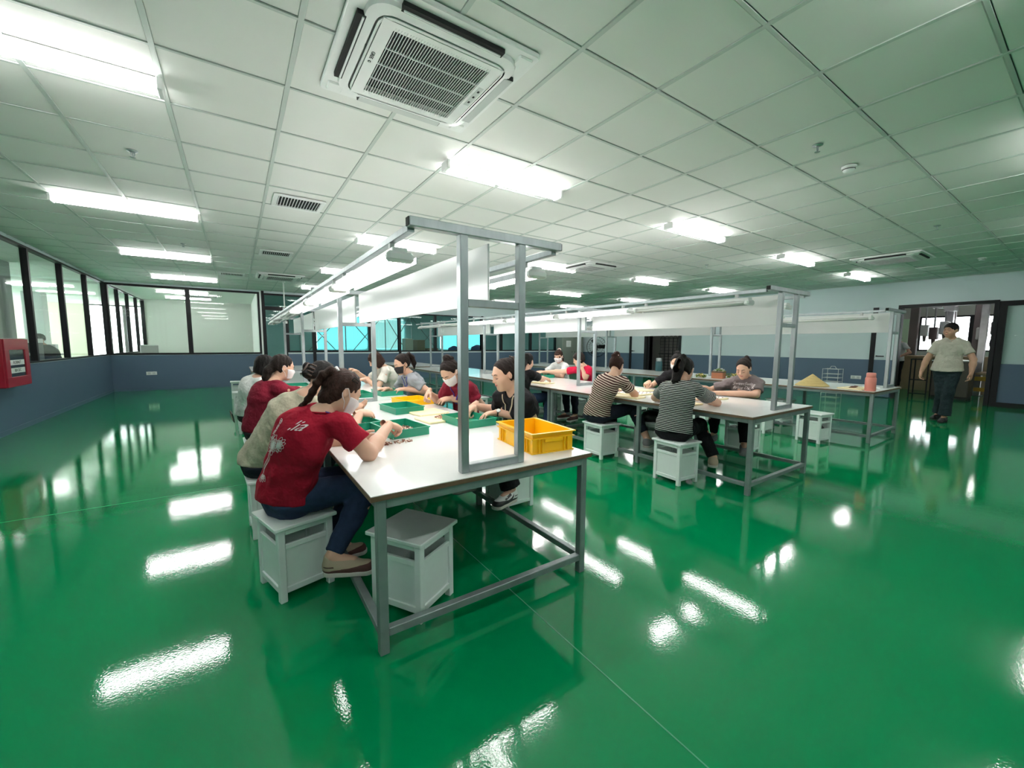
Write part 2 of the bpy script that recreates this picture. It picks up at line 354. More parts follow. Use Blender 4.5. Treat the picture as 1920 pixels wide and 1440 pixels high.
# teal-lit room behind the right half of the back wall
M_TEAL = emit('backlit_blue_sheet', (.24, .80, .90), .62); M_TEAL2 = emit('backlit_pale_sheet', (.42, .80, .82), .45); M_TEALW = mat('teal_wall', (.34, .52, .53), .7); M_TEALD = mat('dull_teal_wall', (.20, .33, .32), .7)  # emission in the sheets' own colour stands in for daylight from behind
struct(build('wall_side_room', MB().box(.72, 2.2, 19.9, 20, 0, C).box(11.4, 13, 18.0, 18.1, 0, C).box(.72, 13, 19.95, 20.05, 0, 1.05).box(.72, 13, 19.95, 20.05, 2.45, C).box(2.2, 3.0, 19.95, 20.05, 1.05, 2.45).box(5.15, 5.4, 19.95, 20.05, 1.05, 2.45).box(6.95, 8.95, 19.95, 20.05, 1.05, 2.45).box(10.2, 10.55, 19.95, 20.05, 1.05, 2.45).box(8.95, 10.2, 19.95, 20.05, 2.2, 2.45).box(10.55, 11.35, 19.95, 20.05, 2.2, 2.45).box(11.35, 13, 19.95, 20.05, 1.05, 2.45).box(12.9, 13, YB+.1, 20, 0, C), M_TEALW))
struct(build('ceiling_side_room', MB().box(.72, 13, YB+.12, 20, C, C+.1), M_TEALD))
SH = ['narrow strip of bright blue sheeting lit from outside, leftmost', 'wide pale blue sheeting lit from outside, second from the left', 'bright blue sheeting behind the boxes, third from the left', 'narrow blue sheeting lit from outside, rightmost']
for k, (a0, a1, z1) in enumerate(((3.0, 5.15, 2.45), (5.4, 6.95, 2.45), (8.95, 10.2, 2.2), (10.55, 11.35, 2.2))):
    s_ = MB()
    for q in range(24):                                     # hanging folds
        x0, x1 = a0+(a1-a0)*q/24, a0+(a1-a0)*(q+1)/24; s_.box(x0, x1, 19.90-.012*(q % 2), 19.915-.012*(q % 2), 1.05, z1)
    tag(build('blue_sheeting', s_, M_TEAL if k != 1 else M_TEAL2, None), SH[k], 'sheeting', 'blue sheets over the side room windows')
# ================================================================ CEILING FITTINGS
def lamp_meshes():
    r = {}
    L = 1.26
    r['base'] = MB().box(0, L, -.028, .028, -.035, 0, .004).box(.02, L-.02, -.008, .008, -.055, -.035).mesh('lamp_base', M_WHITE)
    r['cap'] = MB().box(-.012, .02, -.062, .062, -.082, -.006, .006).mesh('end_cap', M_WHITE)
    r['tube'] = MB().tube([(.02, 0, 0), (L-.02, 0, 0)], .0135, 10).mesh('tube', M_TUBE, True)
    return r
LM = lamp_meshes()
def ceiling_lamp(x, y, lab):
    t = thing('ceiling_lamp', lab, 'ceiling light', (x, y, C), 0, 'twin tube lights on the ceiling')
    link('lamp_base', LM['base'], t); link('end_cap', LM['cap'], t); link('end_cap', LM['cap'], t, (1.252, 0, 0))
    for s in (-.04, .04): link('tube', LM['tube'], t, (0, s, -.058))
cols = {-1.55: 'left', 1.56: 'second', 4.66: 'third', 7.8: 'fourth', 10.9: 'right'}
rows = {-2.95: 'rearmost', .2: 'overhead', 3.33: 'nearest', 6.45: 'second', 9.58: 'third', 12.7: 'farthest'}  # rear row behind the camera, unseen, added to brighten the shaded sides
for x, cn in cols.items():
    for y, rn in rows.items():
        lab = 'lit twin tube ceiling light, %s in the %s row' % ({'left': 'first from the left', 'second': 'second from the left', 'third': 'third from the left', 'fourth': 'fourth from the left', 'right': 'fifth from the left'}[cn], {'rearmost': 'rearmost', 'overhead': 'overhead', 'nearest': 'nearest', 'second': 'second', 'third': 'third', 'farthest': 'farthest'}[rn])
        if -1 < y < 1 and x > 9: continue
        ceiling_lamp(x, y, lab)
# lamps of the office on the left
for k, (x, y) in enumerate(((-1.9, 16.2), (-1.9, 18.2), (-5.4, 9.5), (-5.4, 13.0), (-5.4, 16.5))):
    t = copy_tree(bpy.data.objects['ceiling_lamp'], (x, y, C), 0, 'lit tube light on the office ceiling behind glass, %s one' % ('nearer of the back office', 'farther of the back office', 'nearest of the corridor', 'middle of the corridor', 'farthest of the corridor')[k], 'tube lights in the offices')
for k, (x, y) in enumerate(((2.0, 16.2), (5.0, 16.4), (9.5, 16.4))):
    copy_tree(bpy.data.objects['ceiling_lamp'], (x, y, C), 0, 'tube light on the side room ceiling, %s from the left' % ('first', 'second', 'third')[k], 'tube lights in the side room')
def rrect(hx, hy, r, n=6):
    p = []
    for cx, cy, a0 in ((hx-r, hy-r, 0), (-hx+r, hy-r, 90), (-hx+r, -hy+r, 180), (hx-r, -hy+r, 270)):
        for k in range(n+1):
            a = math.radians(a0 + 90*k/n); p.append((cx+r*math.cos(a), cy+r*math.sin(a)))
    return p
def ring(mb, o, oz, i, iz, mi=0):
    n = len(o); return mb.add([(x, y, oz) for x, y in o] + [(x, y, iz) for x, y in i], [(k, (k+1) % n, n+(k+1) % n, n+k)[::-1] for k in range(n)], mi)
def ac_unit(loc, rz, lab, full=True):
    """four-way ceiling cassette, built hanging at z=0 downwards"""
    t = thing('air_conditioner', lab, 'air conditioner', loc, rz, 'cassette air conditioners')
    H = .475; f = MB()
    o0, o1 = rrect(H, H, .02), rrect(H-.004, H-.004, .02); m0 = rrect(.405, .405, .10)
    ring(f, o0, 0, o0, -.018); ring(f, o0, -.018, o1, -.024); ring(f, o1, -.024, m0, -.026)
    m1, m2, m3 = rrect(.40, .40, .10), rrect(.355, .355, .08), rrect(.345, .345, .08)
    ring(f, m0, -.026, m1, -.045); ring(f, m1, -.045, m2, -.055)
    fr = build('panel_frame', f, M_WHITE, t)
    # slots: dark recess + flap on each side
    for k in range(4):
        Mr = Matrix.Rotation(k*PI/2, 4, 'Z')
        build('outlet_slot', MB().box(-.27, .27, .372, .432, -.047, -.020, M=Mr), M_DARK, t)
        if k in (1, 2): build('louvre', MB().box(-.26, .26, .398, .408, -.053, -.044, .002, M=Mr), M_WHITE, t)
        else: build('louvre', MB().box(-.265, .265, .374, .43, -.052, -.046, .002, M=Mr), M_GREYP, t)
        build('corner_cover', MB().box(.36, .445, .36, .445, -.034, -.02, .012, M=Mr), M_WHITE, t)
    g = MB(); a, b = rrect(.345, .345, .07), rrect(.335, .335, .06); gx, gy = .268, .275
    hole = [(gx, -gy), (gx, gy), (-gx, gy), (-gx, -gy)]
    ring(g, a, -.05, a, -.058); ring(g, a, -.058, b, -.062)
    # face plate as four strips round the opening
    for x0, x1, y0, y1 in ((-.33, .33, gy, .33), (-.33, .33, -.33, -gy), (-.33, -gx, -gy, gy), (gx, .33, -gy, gy)): g.box(x0, x1, y0, y1, -.062, -.05)
    gr = build('intake_grille', g, M_WHITE, t)
    build('dark_filter', MB().box(-gx, gx, -gy, gy, -.030, -.026), M_DARK, t)
    n = 37 if full else 14
    sm = MB().box(-.0016, .0016, -gy-.022, gy+.022, -.0640, -.0595).mesh('slat', M_WHITE)
    for k in range(n): link('slat', sm, gr, (-gx + 2*gx*(k+.5)/n, 0, 0))
    for k in (-1, 0, 1): build('cross_rib', MB().box(-gx, gx, k*gy/2-.0028, k*gy/2+.0028, -.063, -.056), M_WHITE, gr)
    if full:
        text_mesh('brand_lettering', 'GREE', .026, M_BLACK, .0006, 'CENTER', t, (-.307, -.05, -.0635), (PI, 0, PI/2))
        build('logo', MB().lathe([(.008, 0), (.008, .0012)], 12, (-.307, .005, -.0645)).lathe([(.004, -.0004), (.004, .001)], 10, (-.307, .005, -.0648), 1), [M_BLACK, M_WHITE], t)
        build('display_strip', MB().box(.285, .318, -.13, .07, -.0635, -.06), M_GREYP, t)
        for y in (-.09, -.03, .03): build('indicator', MB().box(.296, .308, y-.009, y+.009, -.0645, -.062), M_DARK, t)
    return t
ac_unit((.972, 2.345, C), 0, 'large white cassette air conditioner overhead in the near ceiling')
ac_unit((.95, 11.2, C), 0, 'cassette air conditioner on the far ceiling before the back windows', False)
ac_unit((6.0, 6.05, C), 0, 'cassette air conditioner on the ceiling between second and third table rows', False)
ac_unit((9.75, 2.35, C), 0, 'cassette air conditioner on the right ceiling near the machine hall opening', False)
ac_unit((-.9, 17.2, C), 0, 'cassette air conditioner on the back office ceiling behind glass', False)
def vent(x, y, lab, sx=.25, sy=.22):
    t = thing('ceiling_vent', lab, 'vent', (x, y, C), 0, 'louvred ceiling vents')
    build('vent_frame', MB().box(-sx, sx, -sy, -sy+.045, -.018, 0, .004).box(-sx, sx, sy-.045, sy, -.018, 0, .004).box(-sx, -sx+.045, -sy+.045, sy-.045, -.018, 0, .004).box(sx-.045, sx, -sy+.045, sy-.045, -.018, 0, .004), M_WHITE, t)
    build('vent_backing', MB().box(-sx+.04, sx-.04, -sy+.04, sy-.04, -.004, -.002), M_DARK, t)
    me = MB().box(-.003, .003, -sy+.045, sy-.045, -.02, -.006, M=Matrix.Rotation(.5, 4, 'Y')).mesh('slat', M_WHITE)
    for k in range(14): link('slat', me, t, (-sx+.06 + (2*sx-.12)*k/13, 0, 0))
vent(.66, 5.25, 'louvred ceiling vent nearest, just beyond the left tube lights'); vent(.66, 8.35, 'louvred ceiling vent second away on the left')
vent(.0, 11.45, 'louvred ceiling vent farthest left beside the far air conditioner'); vent(11.6, 2.15, 'louvred ceiling vent on the right above the machine hall opening')
def sprinkler(x, y, lab):
    t = thing('sprinkler', lab, 'sprinkler', (x, y, C), 0, 'ceiling sprinklers')
    build('escutcheon', MB().lathe([(.036, 0), (.034, -.006), (.014, -.014)], 16), M_STEEL, t, smooth=True)
    build('sprinkler_frame', MB().tube([(.012, 0, -.012), (.014, 0, -.03), (.004, 0, -.05)], .003, 6).tube([(-.012, 0, -.012), (-.014, 0, -.03), (-.004, 0, -.05)], .003, 6).lathe([(.005, -.012), (.004, -.045)], 8), M_STEEL, t)
    build('deflector', MB().lathe([(.019, -.05), (.019, -.053)], 14), M_STEEL, t)
for a in ((3.84, 1.43, 'steel ceiling sprinkler on the right beside the smoke detector'), (-.62, 4.64, 'steel ceiling sprinkler at upper left between tube lights'), (-.61, 8.43, 'steel ceiling sprinkler at left between the second and third left lights'), (7.62, 1.42, 'small ceiling sprinkler far right above the third table'), (11.9, 1.4, 'tiny ceiling sprinkler farthest right by the wall'), (7.7, 4.6, 'tiny ceiling sprinkler in the middle distance')): sprinkler(*a)
def smoke(x, y, lab):
    t = thing('smoke_detector', lab, 'smoke detector', (x, y, C), 0, 'smoke detectors')
    build('detector_base', MB().lathe([(.055, 0), (.055, -.014), (.05, -.018)], 22), M_WHITE, t)
    build('detector_head', MB().lathe([(.046, -.016), (.044, -.034), (.034, -.046), (.012, -.05)], 22), M_WHITE, t, smooth=True)
    build('sensor_slit', MB().lathe([(.0465, -.024), (.046, -.03)], 22), M_DARK, t)
for a in ((4.51, 1.43, 'white round smoke detector on the right of the ceiling'), (11.0, 1.44, 'white smoke detector far right near the wall'), (7.75, 5.5, 'small white smoke detector in the middle distance')): smoke(*a)
# ================================================================ WORK TABLES
TT = .70
def table_meshes(L, Wd):
    d = {}
    d['top'] = MB().box(-Wd/2+.002, Wd/2-.002, .002, L-.002, -.004, 0).mesh('tabletop', M_LAM)
    d['edge'] = MB().box(-Wd/2, Wd/2, 0, L, -.024, -.0035).mesh('board_edge', M_EDGE)
    d['leg'] = MB().box(-.02, .02, -.02, .02, .0, TT-.024, .003).mesh('leg', M_LEG)
    d['apx'] = MB().box(-Wd/2+.065, Wd/2-.065, -.02, .02, TT-.064, TT-.024, .003).mesh('apron', M_LEG)
    d['apy'] = MB().box(-.02, .02, .05, L-.05, TT-.064, TT-.024, .003).mesh('apron', M_LEG)
    d['stx'] = MB().box(-Wd/2+.065, Wd/2-.065, -.018, .018, .075, .111, .003).mesh('stretcher', M_LEG)
    d['sty'] = MB().box(-.018, .018, .05, L-.05, .075, .111, .003).mesh('stretcher', M_LEG)
    return d
TL, TW = 2.72, 1.22
TMESH = table_meshes(TL, TW)
def table(x, y, lab, rz=0, d=TMESH, L=TL, Wd=TW):
    t = thing('work_table', lab, 'table', (x, y, 0), rz, 'steel framed white work tables')
    link('tabletop', d['top'], t, (0, 0, TT)); link('board_edge', d['edge'], t, (0, 0, TT))
    a = Wd/2-.045
    for sx in (-a, a):
        for ly in (.03, L/2-.15, L-.03): link('leg', d['leg'], t, (sx, ly, 0))
        link('apron', d['apy'], t, (sx, 0, 0)); link('stretcher', d['sty'], t, (sx, 0, 0))
    for ly in (.03, L-.03): link('apron', d['apx'], t, (0, ly, 0))
    link('stretcher', d['stx'], t, (0, .03, 0))
    return t
ROWS = ((1.02, 1.60, 'left'), (4.20, 1.66, 'middle'), (7.54, 1.72, 'right'))
ORD = ('nearest', 'second', 'third')
for x, y, rn in ROWS:
    for k in range(3): table(x, y + k*(TL+.012), 'white topped steel work table, %s of the %s row' % (ORD[k], rn))
table(.86, 10.2, 'white work table standing apart at the far end of the left row', 0, table_meshes(2.0, TW), 2.0)
table(4.2, 10.2, 'white work table standing apart at the far end of the middle row')
# lighting racks that stand on the tables
def rack(x, y, rn, xo=0):
    t = thing('lighting_rack', 'galvanised steel lighting rack with white panels along the %s table row' % rn, 'rack', (x, y, 0), 0, 'lighting racks on the table rows')
    n = 3; S = TL+.012; z0 = TT; post = MB().box(-.02, .02, -.02, .02, z0, 1.79, .003).mesh('post', M_STEEL)
    bar = MB().box(-.41, .41, -.02, .02, 1.79, 1.83, .003).mesh('crossbar', M_STEEL); cap = MB().box(-.003, .003, -.017, .017, 1.793, 1.827).mesh('bar_end', M_DARK)
    mid = MB().box(-.14, .14, -.016, .016, 1.475, 1.51, .003).mesh('mid_bar', M_STEEL); low = MB().box(-.14, .14, -.02, .02, z0, z0+.04, .003).mesh('foot_bar', M_STEEL)
    ys = [.08] + [S*k - .02 for k in range(1, n+1)]
    for k, yy in enumerate(ys):
        for s in (-.16, .16): link('post', post, t, (xo+s, yy, 0))
        link('crossbar', bar, t, (xo, yy, 0)); link('mid_bar', mid, t, (xo, yy, 0)); link('foot_bar', low, t, (xo, yy, 0))
        if k == 0:
            for s in (-.411, .411): link('bar_end', cap, t, (xo+s, yy, 0))
    for s in (-.39, .39): build('rail', MB().box(xo+s-.016, xo+s+.016, .10, S*n+.35, 1.775, 1.805, .002), M_STEEL, t)
    for k in range(n):
        a, b = ys[k]+.045, ys[k+1]-.10
        build('panel', MB().box(xo+.0, xo+.010, a, b, 1.50, 1.786, .002), M_PANEL, t)
        if k: build('panel_strap', MB().box(xo-.006, xo+.0, a-.03, a+.0, 1.50, 1.786), M_LEG, t)
    if rn == 'middle':
        for yy in (6.45, 7.80):
            build('paper_notice', MB().box(xo-.0022, xo-.0004, yy-.105, yy+.105, 1.58, 1.75), M_WHITE, t)
            for j in range(3): build('notice_line', MB().box(xo-.0032, xo-.0022, yy-.08, yy+.08-.03*j, 1.70-.035*j, 1.712-.035*j), M_GREYP, t)
    return t
RXO = {'left': 0.005, 'middle': .10, 'right': .34}
for x, y, rn in ROWS: rack(x, y, rn, RXO[rn])
RL = {'base': MB().box(-.035, .035, 0, 1.26, -.012, .016, .003).mesh('batten', M_WHITE),
      'cap': MB().box(-.062, .062, -.015, .03, -.05, -.004, .012).mesh('end_socket', M_WHITE),
      'tube': MB().tube([(0, .02, 0), (0, 1.24, 0)], .014, 10).mesh('tube', M_TUBE2, True), 'off': MB().tube([(0, .02, 0), (0, 1.24, 0)], .014, 10).mesh('tube', M_OFF, True),
      'br': MB().box(-.012, .012, -.015, .015, .014, .062, .003).mesh('bracket', M_GREYP),
      'fin': MB().bar((.085, .02, -.03), (.085, 1.24, -.03), .004, .03).mesh('reflector_strip', M_STEEL)}
def rail_lamp(x, y, lit, lab, side):
    t = thing('rail_lamp', lab, 'tube light', (x, y, 1.722), 0, 'twin tube lights under the rack rails')
    link('batten', RL['base'], t); link('end_socket', RL['cap'], t); link('end_socket', RL['cap'], t, (0, 1.245, 0))
    for s in (-.04, .04): link('tube', RL['tube' if lit else 'off'], t, (s, 0, -.028))
    for yy in (.12, 1.14): link('bracket', RL['br'], t, (0, yy, 0))
    link('reflector_strip', RL['fin'], t, (0 if side < 0 else -.17, 0, 0))
N5 = ('first', 'second', 'third', 'fourth', 'fifth', 'sixth')
LIT = {('left', -1): (1, 1, 1, 0, 0, 0), ('left', 1): (1, 1, 1, 1, 0, 0), ('middle', -1): (0, 1, 1, 1, 0, 0), ('middle', 1): (1, 1, 1, 0, 0, 0), ('right', -1): (0,)*6, ('right', 1): (0, 1, 0, 0, 0, 0)}
for x, y, rn in ROWS:
    for s, sn in ((-.39, 'left'), (.39, 'right')):
        for k in range(6):
            lit = LIT[rn, -1 if s < 0 else 1][k]
            rail_lamp(x+RXO[rn]+s, y+.24+1.36*k, lit, '%s tube pair under the %s rail of the %s rack, %s from near end' % ('lit' if lit else 'unlit', sn, rn, N5[k]), s)
# ================================================================ STOOLS
def stool_meshes(sx, sy, h, open_side=False):
    d = []; hx, hy = sx/2-.018, sy/2-.018; q = .017
    d.append(('seat', MB().box(-sx/2, sx/2, -sy/2, sy/2, h-.02, h, .004).mesh('seat', M_STOOL), [(0, 0, 0)]))
    d.append(('leg', MB().box(-q, q, -q, q, 0, h-.02, .003).mesh('leg', M_STOOL), [(a*(hx-q), b*(hy-q), 0) for a in (-1, 1) for b in (-1, 1)]))
    for nm, z0, z1 in (('top_rail', h-.05, h-.02), ('middle_rail', h-.125, h-.10), ('bottom_rail', .045, .075)):
        rx = MB().box(-hx+2*q, hx-2*q, -.008, .008, z0, z1, .002).mesh(nm, M_STOOL); ry = MB().box(-.008, .008, -hy+2*q, hy-2*q, z0, z1, .002).mesh(nm, M_STOOL)
        d.append((nm, rx, [(0, s*(hy-.010), 0) for s in (-1, 1)])); d.append((nm, ry, [(s*(hx-.010), 0, 0) for s in (-1, 1)]))
    zt = h-.125; zo = .20 if open_side else zt
    px = MB().box(-hx+2*q, hx-2*q, -.003, .003, .075, zo).mesh('side_panel', M_STOOL); px2 = MB().box(-hx+2*q, hx-2*q, -.003, .003, .075, zt).mesh('side_panel', M_STOOL)
    py = MB().box(-.003, .003, -hy+2*q, hy-2*q, .075, zt).mesh('side_panel', M_STOOL)
    d.append(('side_panel', px, [(0, -hy+.014, 0)])); d.append(('side_panel', px2, [(0, hy-.014, 0)])); d.append(('side_panel', py, [(s*(hx-.014), 0, 0) for s in (-1, 1)]))
    d.append(('inner_shelf', MB().box(-hx+.02, hx-.02, -hy+.02, hy-.02, .07, .078).mesh('inner_shelf', M_STOOL), [(0, 0, 0)]))
    return d
STM = stool_meshes(.31, .335, .40); STO = stool_meshes(.31, .335, .40, True)
def stool(x, y, rz, lab, op=False):
    t = thing('box_stool', lab, 'stool', (x, y, 0), math.radians(rz), 'white wooden box stools')
    for nm, me, locs in (STO if op else STM):
        for l in locs: link(nm, me, t, l)
    return t
STOOLS = [(.216, 2.41, 15, 'white box stool under the woman in the red floral-print shirt', 0), (.69, 1.90, 31, 'empty white box stool turned askew under the near table end', 0),
 (.16, 3.25, 3, 'white box stool under the woman in the beige top', 0), (.17, 4.46, 2, 'white box stool under the woman in burgundy with dark trousers, left side', 0), (.17, 5.55, 1, 'white box stool under the woman in the white shirt, left row', 0),
 (.11, 7.05, 2, 'white box stool with open front, behind the left-row workers', 1), (.05, 9.0, 1, 'empty white box stool with open front, second farthest on the left', 1), (.0, 11.5, 0, 'empty white box stool farthest away on the left', 0),
 (1.80, 2.69, 2, 'white box stool under the woman in black without a mask', 0), (1.86, 3.62, 0, 'white box stool under the woman in burgundy with a blue lanyard', 0), (1.84, 4.85, 0, 'white box stool under the woman in the grey polo', 0), (1.86, 6.1, 0, 'white box stool under the woman in the cream shirt', 0),
 (3.47, 2.29, -4, 'white box stool under the woman in black-and-white stripes', 0), (3.51, 3.3, -3, 'white box stool under the woman in brown-and-cream stripes', 0), (3.42, 4.8, 0, 'white box stool under the woman in black at the middle row', 0),
 (5.12, 2.48, 0, 'white box stool under the woman in the taupe print shirt', 0), (5.2, 3.42, 0, 'white box stool under the masked woman in black, middle row', 0), (5.15, 5.2, 0, 'white box stool under the short-haired woman in crimson', 0), (5.2, 5.95, 0, 'white box stool under the woman in the white ringer shirt', 0),
 (4.10, 3.05, 8, 'white box stool under the middle table carrying a black bag', 0), (6.50, 2.22, -8, 'white box stool with an open side, beside the near end of the right row', 1), (7.6, 3.1, -15, 'shaded white box stool under the right row table behind the hat', 0),
 (6.55, 2.95, 0, 'white box stool pushed in behind the open one by the right row', 0), (6.6, 3.9, 0, 'white box stool beside the right row behind the taupe-shirted woman', 0), (6.55, 5.2, 0, 'white box stool beside the right row, middle', 0), (6.6, 6.8, 0, 'white box stool beside the right row, farthest', 0),
 (3.4, 6.1, 0, 'white box stool at the middle row behind the woman in black', 1), (1.9, 7.6, 0, 'white box stool on the right of the left row, far end', 0)]
for a in STOOLS: stool(a[0], a[1], a[2], a[3], a[4])
# ================================================================ THINGS ON THE TABLES
def open_box(mb, sx, sy, h, t=.004, flare=.0):
    a, b = sx/2, sy/2
    for (x0, x1, y0, y1) in ((-a, a, -b, -b+t), (-a, a, b-t, b), (-a, -a+t, -b+t, b-t), (a-t, a, -b+t, b-t)): mb.box(x0, x1, y0, y1, 0, h)
    return mb.box(-a+t, a-t, -b+t, b-t, 0, t)
def rim(mb, sx, sy, z0, z1, w):
    a, b = sx/2, sy/2
    for (x0, x1, y0, y1) in ((-a-w, a+w, -b-w, -b+.001), (-a-w, a+w, b-.001, b+w), (-a-w, -a+.001, -b, b), (a-.001, a+w, -b, b)): mb.box(x0, x1, y0, y1, z0, z1)
    return mb
def tray(x, y, rz, lab, m=None, name='green_tray', s=(.26, .36, .056)):
    m = m or M_GREEN
    t = thing(name, lab, 'tray', (x, y, TT), math.radians(rz), 'plastic sorting trays')
    build('tray_body', open_box(MB(), s[0], s[1], s[2]), m, t); build('tray_rim', rim(MB(), s[0], s[1], s[2]-.008, s[2], .006), m, t)
    return t
def crate(x, y, rz, lab):
    sx, sy, h = .27, .415, .115
    t = thing('yellow_crate', lab, 'crate', (x, y, TT), math.radians(rz))
    build('crate_body', open_box(MB(), sx, sy, h, .005), M_YELLOW, t)
    build('crate_rim', rim(MB(), sx, sy, h-.006, h, .014), M_YELLOW, t); build('crate_rim', rim(MB(), sx, sy, h-.034, h-.029, .010), M_YELLOW, t); build('crate_foot', rim(MB(), sx-.01, sy-.01, 0, .006, .012), M_YELLOW, t)
    rb = MB().box(-.0025, .0025, 0, .011, .004, h-.03).mesh('rib', M_YELLOW)
    for yy in (-sy/2+.045, -sy/2+.07, sy/2-.07, sy/2-.045):
        for s in (-1, 1): link('rib', rb, t, (s*sx/2, yy, 0), -s*PI/2)
    for xx in (-sx/2+.04, -sx/2+.06, sx/2-.06, sx/2-.04):
        for s in (-1, 1): link('rib', rb, t, (xx, s*sy/2, 0), 0 if s > 0 else PI)
    for s in (-1, 1): build('hand_grip', MB().box(-.06, .06, s*sy/2 - (.001 if s > 0 else .013), s*sy/2 + (.013 if s > 0 else .001), .062, .082, .003), M_YELLOW, t)
    return t
crate(1.478, 1.94, -6, 'yellow plastic crate with ribbed sides near the table corner')
TR = [(.90, 2.70, 6, 'open green tray holding a few pieces before the red-shirted woman'), (1.21, 3.56, 5, 'empty green tray in the middle of the near table'), (.68, 3.05, 8, 'green tray under the hands of the woman in beige'),
 (1.45, 2.73, 4, 'green tray under the hands of the woman in the black tee'), (1.47, 4.83, 3, 'green tray before the woman in the grey polo'), (1.10, 4.75, 2, 'green tray left of the grey-polo tray beside the rack foot'), (.62, 5.0, 2, 'green tray on the left side of the second table'), (1.25, 6.05, 0, 'green tray before the woman in the cream shirt'),
 (4.62, 6.25, 0, 'green tray between the woman in white ringer shirt and her neighbour, left one'), (4.62, 5.82, 0, 'green tray before the short-haired woman in crimson, right one'), (.66, 6.1, 0, 'green tray far on the left of the second table')]
for a in TR: tray(*a)
tray(1.47, 3.98, 4, 'shallow yellow tray under the hands of the woman in burgundy', M_YELLOW, 'yellow_tray', (.30, .36, .05))
def board(x, y, rz, sx, sy, lab, cards=0, z=0):
    t = thing('foam_board', lab, 'board', (x, y, TT+z), math.radians(rz), 'cream foam boards')
    build('board_slab', MB().box(-sx/2, sx/2, -sy/2, sy/2, 0, .016, .004), M_CREAM, t)
    if cards:
        build('paper_sheet', MB().box(-sx/2+.02, sx/2-.02, -sy/2+.02, sy/2-.02, .016, .0172), M_WHITE, t)
        b = MB(); rr = random.Random(int(x*100))
        for i in range(4):
            for j in range(9):
                px, py = -sx/2+.05+(sx-.1)*i/3, -sy/2+.04+(sy-.08)*j/8
                b.box(px-.008+rr.uniform(-.004, .004), px+.008, py-.004, py+.005, .017, .021)
        tag(build('mounted_piece', b, M_PIECE, t), kind='stuff')
    return t
M_PIECE = mat('copper_piece', (.30, .13, .09), .3, metal=.6, var=(160, .7))
M_PIECE2 = mat('pale_piece', (.62, .45, .36), .3, metal=.3, var=(160, .5))
board(1.315, 2.98, 4, .30, .27, 'cream board with a pile of small pieces on the near table'); board(1.36, 3.32, 6, .28, .27, 'cream board beside the yellow tray on the near table')
board(4.40, 2.62, -4, .34, .46, 'cream board with rows of mounted pieces before the taupe-shirted woman', 1); board(3.80, 2.48, -6, .24, .36, 'cream board under the arm of the woman in black-and-white stripes', 0)
board(4.05, 3.35, 3, .36, .50, 'cream board with mounted pieces between the striped shirts', 1); board(4.38, 3.55, -5, .30, .42, 'cream board before the masked woman in black, middle row', 0); board(3.72, 3.1, 10, .20, .34, 'small cream board under the brown-striped woman', 0)
board(3.92, 4.95, 8, .22, .34, 'cream board at the hands of the woman in black, middle row', 0); board(7.26, 2.0, -8, .40, .30, 'cream board with cables lying near the pink flask', 0)
def pile(x, y, z, r, n, lab, m, seed, flat=.5):
    rr = random.Random(seed); b = MB()
    for k in range(n):
        a = rr.uniform(0, 2*PI); d = r*math.sqrt(rr.random()); hgt = (1-d/r)*r*flat*rr.random()
        Mx = Matrix.Translation((d*math.cos(a), d*math.sin(a)*.7, hgt+.004)) @ Euler((rr.uniform(-.6, .6), rr.uniform(-.6, .6), rr.uniform(0, 6))).to_matrix().to_4x4()
        l, w = rr.uniform(.006, .013), rr.uniform(.002, .004)
        b.box(-l, l, -w, w, -.0028, .0028, .0012, k % 2, Mx)
    o = build('jewellery_pieces', b, m, None, (x, y, z)); return tag(o, lab, 'beads', 'small metal pieces being sorted', 'stuff')
pile(.70, 2.42, TT, .055, 46, 'small heap of copper pieces on the table before the red shirt', [M_PIECE, M_PIECE2], 1, .3); pile(.83, 2.42, TT, .055, 30, 'scattered copper pieces right of the heap by the red shirt', [M_PIECE, M_PIECE2], 2, .05)
pile(.76, 2.55, TT, .06, 14, 'loose pieces under the raised hand of the red-shirted woman', [M_PIECE, M_PIECE2], 3, .05); pile(.95, 2.76, TT+.005, .06, 40, 'copper pieces lying inside the open green tray', [M_PIECE, M_PIECE2], 4, .4)
pile(1.37, 2.98, TT+.017, .085, 120, 'pile of copper pieces on the cream board', [M_PIECE, M_PIECE2], 5, .35); pile(.70, 3.05, TT+.005, .09, 70, 'pale pieces in the tray under the beige woman', [M_PIECE2, M_PIECE], 6, .3)
pile(1.10, 5.7, TT, .08, 30, 'loose pieces on the second table before the cream shirt', [M_PIECE2, M_PIECE], 8, .1)
# right row: hat, flasks, bottle, wooden box with greens, cables, papers
M_STRAW = mat('straw', (.60, .46, .19), .75, bump=(90, .5, .004), var=(30, .18), stretch=(1, 1, 5))
t = thing('conical_hat', 'woven conical straw hat lying on the right work table', 'hat', (7.2, 2.52, TT))
h_ = MB().lathe([(.215, .004), (.208, .014), (.10, .10), (.012, .172), (.002, .178)], 40); build('hat_cone', h_, M_STRAW, t, smooth=True)
hoop = MB()
for r, z in ((.214, .006), (.17, .045), (.13, .078), (.09, .11), (.05, .143)): hoop.tube([(r*math.cos(2*PI*k/36), r*math.sin(2*PI*k/36), z) for k in range(36)], .0022, 5, closed=True)
build('hat_hoop', hoop, M_STRAW, t)
def flask(x, y, r, h, m, mcap, lab, name='flask'):
    t = thing(name, lab, 'flask', (x, y, TT))
    build('flask_body', MB().lathe([(r*.92, 0), (r, .008), (r, h*.70), (r*.82, h*.76)], 24), m, t, smooth=True)
    build('flask_cap', MB().lathe([(r*.84, h*.76), (r*.86, h*.78), (r*.84, h*.98), (r*.7, h)], 24), mcap, t, smooth=True)
    build('cap_ring', MB().lathe([(r*.87, h*.745), (r*.87, h*.765)], 24), mcap, t)
